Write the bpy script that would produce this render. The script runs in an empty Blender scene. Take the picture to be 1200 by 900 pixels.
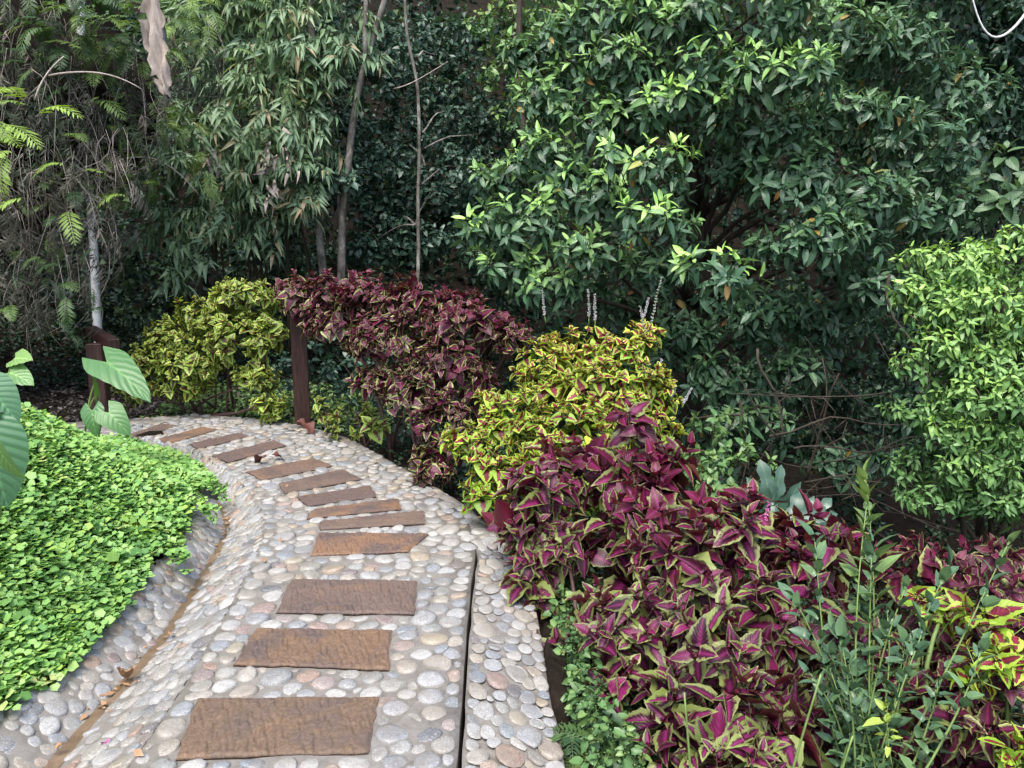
import bpy, math
import numpy as np
from mathutils import Vector, Matrix, kdtree

R = math.radians
SC = bpy.context.scene
COL = SC.collection
rng = np.random.default_rng(11)

# ------------------------------------------------------------------ camera, sky, sun, exposure
FPX, PITCH, CAMH = 924.0, R(9.4), 1.55            # focal length in pixels of a 1200 wide frame
cam_d = bpy.data.cameras.new('camera')
cam_d.sensor_width = 36.0
cam_d.lens = 36.0 * FPX / 1200.0
cam_d.clip_start, cam_d.clip_end = 0.05, 600.0
cam = bpy.data.objects.new('camera', cam_d)
cam.location = (0, 0, CAMH)
cam.rotation_euler = (R(90) - PITCH, 0, 0)
COL.objects.link(cam)
SC.camera = cam

SUN_EL, SUN_AZ = R(62), R(196)                    # azimuth clockwise from +Y
world = bpy.data.worlds.new('World')
SC.world = world
world.use_nodes = True
wn = world.node_tree
sky = wn.nodes.new('ShaderNodeTexSky')
sky.sky_type = 'NISHITA'
sky.sun_disc = False
sky.sun_elevation, sky.sun_rotation = SUN_EL, SUN_AZ
sky.air_density, sky.dust_density, sky.ozone_density = 1.0, 4.0, 0.6
wn.nodes['Background'].inputs['Strength'].default_value = 0.15
wn.links.new(sky.outputs['Color'], wn.nodes['Background'].inputs['Color'])

sun_d = bpy.data.lights.new('sun', 'SUN')
sun_d.energy, sun_d.angle, sun_d.color = 1.5, R(32), (1.0, 0.97, 0.93)
sun = bpy.data.objects.new('sun', sun_d)
to_sun = Vector((math.sin(SUN_AZ) * math.cos(SUN_EL), math.cos(SUN_AZ) * math.cos(SUN_EL), math.sin(SUN_EL)))
sun.rotation_euler = to_sun.to_track_quat('Z', 'Y').to_euler()
sun.location = to_sun * 30
COL.objects.link(sun)

SC.view_settings.view_transform = 'Standard'
SC.view_settings.look = 'None'
SC.view_settings.gamma = 1.0
SC.view_settings.exposure = 1.28
SC.render.engine = 'CYCLES'
SC.cycles.max_bounces = 6
SC.cycles.diffuse_bounces = 3
SC.cycles.glossy_bounces = 2
SC.cycles.transmission_bounces = 4
SC.cycles.use_denoising = True

# ------------------------------------------------------------------ layout helpers
CP, SP = math.cos(PITCH), math.sin(PITCH)


def ray(u, v):
    a, b = (u - 600) / FPX, -(v - 450) / FPX
    return np.array([a, CP + b * SP, -SP + b * CP])


def at(u, v, Y):
    d = ray(u, v)
    return np.array([0, 0, CAMH]) + d * (Y / d[1])


def on_ground(u, v, z=0.0):
    d = ray(u, v)
    return np.array([0, 0, CAMH]) + d * ((z - CAMH) / d[2])


def project(P):
    """world points -> pixel u, v of the 1200 frame and depth (used only to choose which leaves become parts)"""
    q = P - np.array([0, 0, CAMH])
    fw = q[:, 1] * CP - q[:, 2] * SP
    up = q[:, 1] * SP + q[:, 2] * CP
    fs = np.where(fw > .05, fw, .05)
    return 600 + FPX * q[:, 0] / fs, 450 - FPX * up / fs, fw


def nrm(a):
    a = np.asarray(a, float)
    return a / np.maximum(np.linalg.norm(a, axis=-1, keepdims=True), 1e-9)


def sstep(a, b, x):
    t = np.clip((x - a) / (b - a), 0, 1)
    return t * t * (3 - 2 * t)


# smooth value noise for numpy points
_G = np.random.default_rng(3).random((32, 32, 32))


def noise3(P, s=1.0):
    p = np.asarray(P, float) * s
    i = np.floor(p).astype(int)
    f = p - i
    f = f * f * (3 - 2 * f)
    out = 0
    for a in (0, 1):
        for b in (0, 1):
            for c in (0, 1):
                w = (f[..., 0] if a else 1 - f[..., 0]) * (f[..., 1] if b else 1 - f[..., 1]) * (f[..., 2] if c else 1 - f[..., 2])
                out = out + w * _G[(i[..., 0] + a) % 32, (i[..., 1] + b) % 32, (i[..., 2] + c) % 32]
    return out


# ------------------------------------------------------------------ mesh helpers
def new_mesh(name, V, Q=None, T=None, uv=None, mat=None, attrs=None, smooth=True):
    V = np.asarray(V, np.float32).reshape(-1, 3)
    Q = np.zeros((0, 4), np.int32) if Q is None or len(Q) == 0 else np.asarray(Q, np.int32)
    T = np.zeros((0, 3), np.int32) if T is None or len(T) == 0 else np.asarray(T, np.int32)
    me = bpy.data.meshes.new(name)
    me.vertices.add(len(V))
    me.vertices.foreach_set('co', V.ravel())
    loops = np.concatenate([Q.ravel(), T.ravel()])
    me.loops.add(len(loops))
    me.loops.foreach_set('vertex_index', loops)
    starts = np.concatenate([np.arange(len(Q)) * 4, len(Q) * 4 + np.arange(len(T)) * 3]).astype(np.int32)
    me.polygons.add(len(starts))
    me.polygons.foreach_set('loop_start', starts)
    me.polygons.foreach_set('use_smooth', np.full(len(starts), smooth, bool))
    me.update(calc_edges=True)
    if uv is not None:
        l = me.uv_layers.new(name='UVMap')
        l.data.foreach_set('uv', np.asarray(uv, np.float32)[loops].ravel())
    for k, a in (attrs or {}).items():
        at_ = me.attributes.new(k, 'FLOAT', 'POINT')
        at_.data.foreach_set('value', np.asarray(a, np.float32))
    if mat:
        me.materials.append(mat)
    return me


class MB:
    """collects pieces into one mesh"""

    def __init__(self):
        self.V, self.Q, self.T, self.n = [], [], [], 0
        self.UV = []

    def add(self, V, Q=None, T=None):
        V = np.asarray(V, float).reshape(-1, 3)
        if Q is not None and len(Q):
            self.Q.append(np.asarray(Q, int) + self.n)
        if T is not None and len(T):
            self.T.append(np.asarray(T, int) + self.n)
        self.V.append(V)
        self.n += len(V)

    def mesh(self, name, mat, smooth=True, **k):
        V = np.concatenate(self.V)
        Q = np.concatenate(self.Q) if self.Q else None
        T = np.concatenate(self.T) if self.T else None
        return new_mesh(name, V, Q, T, mat=mat, smooth=smooth, **k)


def tube(pts, rad, sides=6):
    pts = np.asarray(pts, float)
    n = len(pts)
    rad = np.broadcast_to(np.asarray(rad, float), (n,))
    tan = nrm(np.gradient(pts, axis=0))
    ref = np.array([1., 0, 0]) if abs(tan[:, 0]).max() < .9 else np.array([0, 1., 0.])
    if abs(tan @ ref).max() > .95:
        ref = np.array([0.3, 0.4, 0.87])
    a = nrm(np.cross(tan, ref))
    b = np.cross(tan, a)
    th = np.arange(sides) / sides * 2 * math.pi
    V = pts[:, None] + rad[:, None, None] * (np.cos(th)[None, :, None] * a[:, None] + np.sin(th)[None, :, None] * b[:, None])
    V = V.reshape(-1, 3)
    Q = []
    for i in range(n - 1):
        for j in range(sides):
            k = (j + 1) % sides
            Q.append((i * sides + j, i * sides + k, (i + 1) * sides + k, (i + 1) * sides + j))
    V = np.vstack([V, pts[:1], pts[-1:]])
    T = []
    for j in range(sides):
        k = (j + 1) % sides
        T.append((n * sides, k, j))
        T.append((n * sides + 1, (n - 1) * sides + j, (n - 1) * sides + k))
    return V, Q, T


def bez(p0, p1, p2, n=7):
    t = np.linspace(0, 1, n)[:, None]
    return (1 - t) ** 2 * np.asarray(p0) + 2 * t * (1 - t) * np.asarray(p1) + t * t * np.asarray(p2)


def wobble(P, amp, s=1.5, seed=0.):
    P = np.asarray(P, float)
    o = np.stack([noise3(P + seed + k * 7.3, s) for k in range(3)], -1) - .5
    return P + o * amp * 2


def box(c, s, rz=0., bevel=.008):
    """bevelled box as V, Q, T (built from an inset ring profile)"""
    x, y, z = [k / 2 for k in s]
    b = bevel
    rings = [(-z, b), (-z + b, 0), (z - b, 0), (z, b)]
    V = []
    for zz, ins in rings:
        for (sx, sy) in ((-1, -1), (1, -1), (1, 1), (-1, 1)):
            # two verts per corner
            V.append((sx * (x - ins), sy * (y - ins - b), zz))
            V.append((sx * (x - ins - b), sy * (y - ins), zz))
    V = np.array(V)
    order = [0, 2, 3, 5, 4, 6, 7, 1]
    order = [1, 3, 2, 4, 5, 7, 6, 0]
    Q = []
    for r in range(3):
        for i in range(8):
            a, c2 = order[i], order[(i + 1) % 8]
            Q.append((r * 8 + a, r * 8 + c2, r * 8 + 8 + c2, r * 8 + 8 + a))
    V = np.vstack([V, [[0, 0, -z], [0, 0, z]]])
    T = []
    for i in range(8):
        a, c2 = order[i], order[(i + 1) % 8]
        T.append((32, c2, a))
        T.append((33, 24 + a, 24 + c2))
    cr, sr = math.cos(rz), math.sin(rz)
    V = V @ np.array([[cr, sr, 0], [-sr, cr, 0], [0, 0, 1]]) + np.asarray(c)
    return V, Q, T


# ------------------------------------------------------------------ object helpers
def link(name, data, parent=None, loc=None):
    o = bpy.data.objects.new(name, data)
    if parent is not None:
        o.parent = parent
    if loc is not None:
        o.location = loc
    COL.objects.link(o)
    return o


def thing(name, label, cat, loc=(0, 0, 0), group=None, data=None):
    o = link(name, data, None, loc)
    if data is None:
        o.empty_display_size = .1
    o['label'], o['category'] = label, cat
    if group:
        o['group'] = group
    return o


def part(name, mesh, root, kind=None, label=None):
    """mesh in world coordinates becomes a child of root (roots are only translated)"""
    l = np.array(root.location)
    if l.any():
        co = np.empty(len(mesh.vertices) * 3, np.float32)
        mesh.vertices.foreach_get('co', co)
        mesh.vertices.foreach_set('co', (co.reshape(-1, 3) - l).ravel().astype(np.float32))
        mesh.update()
    o = link(name, mesh, root)
    if kind:
        o['kind'] = kind
    if label:
        o['label'] = label
    return o


def struct(name, mesh, label=None):
    o = link(name, mesh)
    o['kind'] = 'structure'
    if label:
        o['label'] = label
    return o


# ------------------------------------------------------------------ materials
class NT:
    def __init__(self, name):
        self.m = bpy.data.materials.new(name)
        self.m.use_nodes = True
        self.t = self.m.node_tree
        self.b = self.t.nodes['Principled BSDF']
        self.out = self.t.nodes['Material Output']

    def n(self, kind, **k):
        x = self.t.nodes.new('ShaderNode' + kind)
        for a, v in k.items():
            setattr(x, a, v)
        return x

    def l(self, a, b):
        self.t.links.new(a, b)

    def set(self, sock, v):
        if isinstance(v, bpy.types.NodeSocket):
            self.l(v, sock)
        else:
            sock.default_value = v

    def math(self, op, a, b=0., c=None, clamp=False):
        x = self.n('Math', operation=op, use_clamp=clamp)
        self.set(x.inputs[0], a)
        self.set(x.inputs[1], b)
        if c is not None:
            self.set(x.inputs[2], c)
        return x.outputs[0]

    def mix(self, f, a, b, mode='MIX'):
        x = self.n('Mix', data_type='RGBA', blend_type=mode)
        self.set(x.inputs[0], f)
        for s, v in ((x.inputs[6], a), (x.inputs[7], b)):
            self.set(s, v if isinstance(v, bpy.types.NodeSocket) else (*v[:3], 1))
        return x.outputs[2]

    def ramp(self, f, stops, interp='LINEAR'):
        x = self.n('ValToRGB')
        x.color_ramp.interpolation = interp
        e = x.color_ramp.elements
        while len(e) > 1:
            e.remove(e[-1])
        e[0].position, e[0].color = stops[0][0], (*stops[0][1], 1)
        for p, c in stops[1:]:
            q = e.new(p)
            q.color = (*c, 1)
        self.set(x.inputs[0], f)
        return x.outputs[0]

    def step(self, a, b, x):
        q = self.n('MapRange', interpolation_type='SMOOTHSTEP')
        self.set(q.inputs[0], x)
        self.set(q.inputs[1], a)
        self.set(q.inputs[2], b)
        return q.outputs[0]

    def noise(self, vec, scale, detail=3., rough=.5, dist=0.):
        x = self.n('TexNoise')
        if vec is not None:
            self.l(vec, x.inputs['Vector'])
        x.inputs['Scale'].default_value = scale
        x.inputs['Detail'].default_value = detail
        x.inputs['Roughness'].default_value = rough
        x.inputs['Distortion'].default_value = dist
        return x.outputs['Fac']

    def bump(self, h, strength=.3, dist=.01):
        x = self.n('Bump')
        x.inputs['Strength'].default_value = strength
        x.inputs['Distance'].default_value = dist
        self.l(h, x.inputs['Height'])
        self.l(x.outputs[0], self.b.inputs['Normal'])
        return x.outputs[0]

    def rnd(self):
        a = self.n('Attribute', attribute_name='rnd').outputs['Fac']
        o = self.n('ObjectInfo').outputs['Random']
        return self.math('FRACT', self.math('ADD', a, o))

    def young(self):
        return self.n('Attribute', attribute_name='young').outputs['Fac']

    def pos(self):
        return self.n('NewGeometry').outputs['Position']

    def uv(self):
        u = self.n('UVMap', uv_map='UVMap')
        s = self.n('SeparateXYZ')
        self.l(u.outputs[0], s.inputs[0])
        return s.outputs[0], s.outputs[1]

    def base(self, c):
        self.set(self.b.inputs['Base Color'], c if isinstance(c, bpy.types.NodeSocket) else (*c, 1))

    def rough(self, v, spec=None):
        self.set(self.b.inputs['Roughness'], v)
        if spec is not None:
            self.b.inputs['Specular IOR Level'].default_value = spec

    def leafout(self, col, trans):
        tr = self.n('BsdfTranslucent')
        self.l(self.mix(1., col, (1.0, 1.0, .55), 'MULTIPLY'), tr.inputs[0])
        ms = self.n('MixShader')
        ms.inputs[0].default_value = trans
        self.l(self.b.outputs[0], ms.inputs[1])
        self.l(tr.outputs[0], ms.inputs[2])
        self.l(ms.outputs[0], self.out.inputs['Surface'])


def leaf_mat(name, stops, young, rough=.4, trans=.25, rib=.35, spec=.5, under=None, sidevein=0.):
    k = NT(name)
    r = k.rnd()
    c = k.ramp(r, stops)
    c = k.mix(k.young(), c, young)
    u, v = k.uv()
    e = k.math('ABSOLUTE', k.math('MULTIPLY_ADD', u, 2., -1.))
    nz = k.noise(k.pos(), 40., 2.)
    c = k.mix(k.math('MULTIPLY', nz, .35), c, k.mix(1., c, (.55, .6, .5), 'MULTIPLY'))
    c = k.mix(k.math('MULTIPLY', k.math('SUBTRACT', 1., k.step(.03, .12, e)), rib), c, k.mix(1., c, (2.2, 2.0, 1.6), 'MULTIPLY'))
    if sidevein:
        w = k.math('SINE', k.math('MULTIPLY', k.math('SUBTRACT', v, k.math('MULTIPLY', e, .22)), 62.))
        vf = k.step(.75, 1., w)
        c = k.mix(k.math('MULTIPLY', vf, sidevein), c, k.mix(1., c, (1.7, 1.6, 1.5), 'MULTIPLY'))
        k.bump(k.math('SUBTRACT', 0., w), .25, .006)
    if under:
        bf = k.n('NewGeometry').outputs['Backfacing']
        c = k.mix(k.math('MULTIPLY', bf, .6), c, under)
    k.base(c)
    k.rough(rough, spec)
    k.leafout(c, trans)
    return k.m


def coleus_mat(name, centers, young, vein, margins, w0, w1, trans=.25, soft=.14, yk=.12, myoung=None, under=None):
    """centre patch inside a coloured margin; w0..w1 is the range of the margin threshold"""
    k = NT(name)
    r = k.rnd()
    r2 = k.math('FRACT', k.math('MULTIPLY', r, 7.31))
    yg = k.young()
    u, v = k.uv()
    e = k.math('ABSOLUTE', k.math('MULTIPLY_ADD', u, 2., -1.))
    nz = k.noise(k.pos(), 55., 3.)
    cen = k.mix(yg, k.ramp(r, centers), young)
    cen = k.mix(k.math('SUBTRACT', 1., k.step(.0, .32, e)), cen, vein)
    w = k.math('SINE', k.math('MULTIPLY', k.math('SUBTRACT', v, k.math('MULTIPLY', e, .34)), 58.))
    cen = k.mix(k.math('MULTIPLY', k.step(.3, 1., w), .14), cen, vein)
    mar = k.ramp(r2, margins)
    if myoung:
        mar = k.mix(yg, mar, myoung)
    q = k.math('MAXIMUM', e, k.step(.62, 1.12, v))
    q = k.math('MAXIMUM', q, k.math('MULTIPLY', k.step(.2, -.1, v), .6))
    q = k.math('ADD', q, k.math('MULTIPLY', k.math('SUBTRACT', nz, .5), .75))
    q = k.math('ADD', q, k.math('MULTIPLY', w, .035))
    th = k.math('MULTIPLY_ADD', r2, w1 - w0, w0)
    th = k.math('ADD', th, k.math('MULTIPLY', yg, yk))
    f = k.step(k.math('SUBTRACT', th, soft), k.math('ADD', th, soft), q)
    c = k.mix(f, cen, mar)
    val = k.math('MULTIPLY_ADD', k.math('FRACT', k.math('MULTIPLY', r, 13.7)), .6, .55)
    if under:
        c = k.mix(k.math('MULTIPLY', k.n('NewGeometry').outputs['Backfacing'], .8), c, under)
    hsv = k.n('HueSaturation')
    k.set(hsv.inputs['Value'], val)
    k.l(c, hsv.inputs['Color'])
    c = hsv.outputs[0]
    k.base(c)
    k.rough(.42, .45)
    k.bump(k.math('SUBTRACT', nz, k.math('MULTIPLY', w, .25)), .3, .005)
    k.leafout(c, trans)
    return k.m


def plain(name, stops, scale=8., rough=.7, bump=.3, bdist=.01, vec=None, spec=.4, stretch=None):
    k = NT(name)
    p = k.pos()
    if stretch:
        mp = k.n('Mapping')
        mp.inputs['Scale'].default_value = stretch
        k.l(p, mp.inputs[0])
        p = mp.outputs[0]
    nz = k.noise(p, scale, 6., .6)
    n2 = k.noise(p, scale * 4.7, 4., .6)
    s = k.math('ADD', k.math('MULTIPLY', nz, .7), k.math('MULTIPLY', n2, .3))
    k.base(k.ramp(s, stops))
    k.rough(rough, spec)
    k.bump(s, bump, bdist)
    return k.m


M = {}
M['soil'] = plain('soil', [(.3, (.006, .005, .0035)), (.5, (.014, .011, .008)), (.7, (.028, .022, .016))], 9., .95, .8, .03, spec=.08)
M['mortar'] = plain('mortar', [(.32, (0.103, 0.0936, 0.0811)), (.5, (0.182, 0.17, 0.153)), (.68, (0.237, 0.227, 0.21))], 9., .5, .7, .012)
M['mud'] = plain('mud', [(.3, (.085, .058, .035)), (.5, (.15, .105, .066)), (.7, (.22, .17, .12))], 12., .35, .5, .01)
M['bark_dark'] = plain('bark_dark', [(.3, (.02, .015, .011)), (.55, (.055, .043, .033)), (.75, (.11, .095, .075))], 14., .85, .8, .02, stretch=(1, 1, .3))
M['bark_mottled'] = plain('bark_mottled', [(.36, (.03, .029, .025)), (.45, (.1, .092, .08)), (.54, (.17, .16, .145)), (.64, (.34, .34, .32))], 7., .8, .5, .012, stretch=(1, 1, .6))
M['bark_pale'] = plain('bark_pale', [(.3, (.06, .06, .055)), (.38, (.36, .37, .37)), (.5, (.56, .58, .6)), (.7, (.6, .62, .63))], 9., .75, .4, .01, stretch=(1, 1, .7))
M['twig'] = plain('twig', [(.3, (.035, .03, .02)), (.7, (.09, .075, .05))], 20., .8, .4, .01)
M['stem_green'] = plain('stem_green', [(.3, (.12, .2, .05)), (.7, (.22, .32, .11))], 20., .5, .2, .005)
M['stem_purple'] = plain('stem_purple', [(.3, (.045, .02, .025)), (.7, (.11, .06, .05))], 25., .6, .3, .005)
M['wood'] = plain('dark_stained_wood', [(.3, (.012, .005, .0045)), (.48, (.03, .012, .0105)), (.6, (.055, .026, .022)), (.75, (.11, .065, .055))], 10., .5, .8, .01, stretch=(6, 6, .5))
M['dead_leaf'] = plain('dead_leaf', [(.3, (.2, .165, .14)), (.5, (.36, .31, .28)), (.7, (.5, .45, .42))], 18., .75, .6, .008, stretch=(1, 1, .25))
M['fallen_red'] = plain('fallen_red', [(.3, (.06, .02, .015)), (.7, (.16, .055, .04))], 30., .6, .4, .006)
M['fallen_tan'] = plain('fallen_tan', [(.3, (.2, .1, .05)), (.7, (.42, .27, .15))], 30., .6, .4, .006)
M['petal'] = plain('petal', [(.3, (.35, .05, .2)), (.7, (.6, .2, .42))], 30., .5, .2, .004)
M['flower'] = plain('flower_bud', [(.3, (.32, .3, .36)), (.7, (.62, .6, .66))], 60., .6, .2, .004)
M['white_vine'] = plain('white_vine', [(.3, (.5, .52, .52)), (.7, (.74, .76, .76))], 20., .6, .2, .004)


def pebble_mat():
    k = NT('river_pebble')
    r = k.rnd()
    c = k.ramp(r, [(0., (0.253, 0.258, 0.258)), (.14, (0.203, 0.221, 0.243)), (.26, (0.351, 0.351, 0.339)), (.38, (0.28, 0.258, 0.22)), (.48, (0.175, 0.201, 0.228)), (.56, (0.386, 0.386, 0.368)),
                   (.66, (0.245, 0.25, 0.243)), (.76, (0.302, 0.272, 0.228)), (.8, (0.253, 0.171, 0.133)), (.84, (0.322, 0.286, 0.213)), (.9, (0.218, 0.243, 0.251)), (.94, (0.105, 0.111, 0.124)), (.97, (0.267, 0.193, 0.169)), (1., (0.28, 0.286, 0.288))])
    p = k.pos()
    nz = k.noise(p, 35., 5., .65)
    c = k.mix(k.math('MULTIPLY', k.step(.42, .62, nz), .45), c, k.mix(1., c, (.6, .57, .54), 'MULTIPLY'))
    sp = k.noise(p, 190., 3., .65)
    c = k.mix(k.math('MULTIPLY', k.step(.54, .66, sp), .55), c, (.56, .55, .52))
    c = k.mix(k.math('MULTIPLY', k.step(.45, .33, sp), .6), c, (.12, .11, .1))
    dirt = k.noise(p, 7., 4., .6)
    c = k.mix(k.math('MULTIPLY', k.step(.46, .66, dirt), .5), c, (.2, .18, .15))
    k.base(c)
    k.rough(k.math('MULTIPLY_ADD', k.step(.4, .62, k.noise(p, 3.5, 2.)), -.28, .6), .45)
    k.bump(k.math('ADD', nz, k.math('MULTIPLY', sp, .25)), .4, .006)
    return k.m


M['pebble'] = pebble_mat()


def slab_mat():
    k = NT('rough_sandstone')
    o = k.n('Attribute', attribute_name='rnd').outputs['Fac']
    p = k.pos()
    big = k.noise(p, 4.2, 3., .6)
    c1 = k.ramp(o, [(0., (0.144, 0.0988, 0.0663)), (.25, (0.205, 0.118, 0.0702)), (.5, (0.152, 0.11, 0.0858)), (.75, (0.114, 0.0798, 0.0741)), (1., (0.19, 0.125, 0.0819))])
    c = k.mix(k.step(.42, .66, big), c1, (0.106, 0.0798, 0.0718))
    c = k.mix(k.math('MULTIPLY', k.step(.52, .75, k.noise(p, 6.5, 4., .6)), .7), c, (0.205, 0.125, 0.0702))
    fine = k.noise(p, 90., 5., .7)
    c = k.mix(k.math('MULTIPLY', k.step(.56, .36, fine), .5), c, (.05, .035, .028))
    c = k.mix(k.math('MULTIPLY', k.step(.6, .72, k.noise(p, 200., 2.)), .3), c, (.4, .3, .22))
    k.base(c)
    k.rough(k.math('MULTIPLY_ADD', k.noise(p, 5., 2.), .5, .35), .4)
    k.bump(fine, .6, .006)
    return k.m


M['slab'] = slab_mat()


def water_mat():
    k = NT('puddle_water')
    k.base((.9, .86, .78))
    k.rough(.03, .5)
    k.b.inputs['Transmission Weight'].default_value = .9
    k.b.inputs['IOR'].default_value = 1.33
    return k.m


M['water'] = water_mat()

G3 = lambda *a: a
M['tree_leaf'] = leaf_mat('broad_tree_leaf', [(0., (0.0468, 0.107, 0.0653)), (.4, (0.0689, 0.159, 0.088)), (.75, (0.0936, 0.202, 0.102)), (.988, (0.0546, 0.13, 0.0781)), (.993, (0.39, 0.286, 0.071)), (1., (0.325, 0.156, 0.071))], (0.442, 0.78, 0.185), .27, .24, .3, .6, (0.117, 0.208, 0.128), .25)
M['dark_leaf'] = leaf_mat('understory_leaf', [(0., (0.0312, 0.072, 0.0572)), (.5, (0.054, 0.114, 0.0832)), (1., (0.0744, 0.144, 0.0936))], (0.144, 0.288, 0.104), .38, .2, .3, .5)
M['big_leaf'] = leaf_mat('large_pale_leaf', [(0., (.06, .13, .075)), (1., (.1, .19, .09))], (.2, .3, .1), .35, .22, .4, .5, None, .3)
M['bamboo'] = leaf_mat('bamboo_leaf', [(0., (0.143, 0.242, 0.161)), (.5, (0.209, 0.341, 0.213)), (.9, (0.275, 0.418, 0.241)), (.935, (0.396, 0.319, 0.196)), (1., (0.495, 0.396, 0.276))], (0.297, 0.44, 0.184), .42, .38, .2)
M['shrub_leaf'] = leaf_mat('bright_shrub_leaf', [(0., (0.113, 0.247, 0.0916)), (.5, (0.17, 0.337, 0.11)), (1., (0.124, 0.28, 0.103))], (0.361, 0.605, 0.146), .4, .3, .25)
M['cover_leaf'] = leaf_mat('groundcover_leaf', [(0., (0.115, 0.277, 0.0791)), (.3, (0.194, 0.41, 0.113)), (.75, (0.283, 0.532, 0.146)), (.96, (0.39, 0.614, 0.192)), (1., (0.443, 0.512, 0.203))], (0.355, 0.563, 0.113), .45, .3, .2)
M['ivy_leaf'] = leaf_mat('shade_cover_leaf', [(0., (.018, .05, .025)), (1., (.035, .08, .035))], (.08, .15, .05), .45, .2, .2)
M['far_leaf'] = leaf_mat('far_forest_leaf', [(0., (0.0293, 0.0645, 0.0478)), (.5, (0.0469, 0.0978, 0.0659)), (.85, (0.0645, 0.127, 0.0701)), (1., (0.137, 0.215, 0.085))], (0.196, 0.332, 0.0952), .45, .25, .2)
M['citrus'] = leaf_mat('citrus_leaf', [(0., (.075, .155, .09)), (.6, (.12, .22, .115)), (1., (.16, .28, .12))], (.36, .5, .1), .3, .22, .35, .55)
M['small_green'] = leaf_mat('small_green_leaf', [(0., (.07, .16, .06)), (.6, (.11, .23, .08)), (1., (.18, .3, .09))], (.3, .42, .1), .4, .25, .3)
M['fern'] = leaf_mat('fern_frond', [(0., (.03, .07, .03)), (.6, (.05, .11, .04)), (1., (.08, .15, .05))], (.3, .46, .1), .5, .3, .2)
M['dead_fern'] = leaf_mat('dead_fern_frond', [(0., (.05, .043, .038)), (.5, (.1, .088, .079)), (.85, (.19, .17, .158)), (1., (.34, .31, .295))], (.05, .085, .05), .8, .15, .1, .2)
M['taro'] = leaf_mat('taro_leaf', [(0., (0.082, 0.204, 0.0765)), (1., (0.115, 0.255, 0.0935))], (0.164, 0.297, 0.085), .4, .25, .4, .45, (0.139, 0.255, 0.119), .22)
M['quilted'] = leaf_mat('quilted_leaf', [(0., (0.0638, 0.176, 0.088)), (1., (0.085, 0.211, 0.106))], (0.212, 0.37, 0.114), .38, .25, .4, .5, (0.17, 0.264, 0.141), .4)
M['philo'] = leaf_mat('philodendron_leaf', [(0., (.045, .1, .075)), (1., (.065, .135, .095))], (.1, .2, .1), .33, .15, .5, .5)
M['col_purple'] = coleus_mat('purple_coleus_leaf', [(0., (.035, .007, .018)), (.5, (.065, .008, .028)), (.85, (.06, .009, .026)), (.93, (.19, .016, .085)), (1., (.05, .009, .022))], (.125, .008, .026), (.23, .02, .12),
                             [(0., (.21, .27, .07)), (.5, (.28, .31, .12)), (1., (.14, .21, .05))], .36, .86, .22, yk=.5, under=(.15, .014, .03))
M['col_rear'] = coleus_mat('pale_edged_coleus_leaf', [(0., (.055, .009, .02)), (.5, (.085, .01, .032)), (1., (.055, .01, .024))], (.14, .01, .034), (.17, .016, .075),
                           [(0., (.28, .35, .1)), (.5, (.36, .4, .15)), (1., (.17, .24, .06))], .54, .95, .22, yk=.35)
M['col_yellow'] = coleus_mat('yellow_coleus_leaf', [(0., (.12, .014, .025)), (.5, (.17, .03, .03)), (1., (.11, .03, .02))], (.24, .03, .06), (.26, .02, .05),
                             [(0., (.24, .46, .045)), (.5, (.36, .58, .06)), (1., (.48, .62, .08))], .26, .46, .28, .05, myoung=(.55, .62, .09))
M['col_back'] = coleus_mat('green_edged_coleus_leaf', [(0., (.09, .03, .02)), (.5, (.12, .09, .03)), (1., (.1, .11, .03))], (.17, .05, .03), (.16, .04, .03),
                           [(0., (.3, .48, .08)), (.5, (.44, .58, .12)), (1., (.24, .4, .07))], .22, .46, .28, .06)

# ------------------------------------------------------------------ leaf templates: V, Q, T, uv (base at origin, along +Y, length 1)
def leaf_tpl(w, prof, segs=5, across=3, fold=.25, curl=.25, serr=0., pet=.0, twist=0., wave=0.):
    ys = np.linspace(0, 1, segs + 1)
    xs = np.linspace(-1, 1, across)
    V, uv, Q, T = [], [], [], []
    V.append((0, 0, 0))
    uv.append((.5, 0))
    for i in range(1, segs):
        y = ys[i]
        h = prof(y) * w * (1 + (serr if i % 2 else -serr))
        for x in xs:
            z = fold * abs(x) * h - curl * y * y + wave * h * math.sin(y * 9 + x * 2) * abs(x) + twist * x * y * h
            V.append((x * h, y * (1 - .12 * curl * y), z))
            uv.append((.5 + .5 * x, y))
    V.append((0, 1 - .12 * curl, -curl))
    uv.append((.5, 1))
    a = across
    for j in range(a - 1):
        T.append((0, 1 + j + 1, 1 + j))
        for i in range(segs - 2):
            b0 = 1 + i * a + j
            Q.append((b0, b0 + 1, b0 + a + 1, b0 + a))
        b0 = 1 + (segs - 2) * a + j
        T.append((b0, b0 + 1, len(V) - 1))
    T = [(t[0], t[2], t[1]) if t[0] == 0 else t for t in T]
    V = np.array(V, float)
    if pet:
        V[:, 1] += pet
    return V, np.array(Q, int).reshape(-1, 4), np.array(T, int).reshape(-1, 3), np.array(uv, float)


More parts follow.
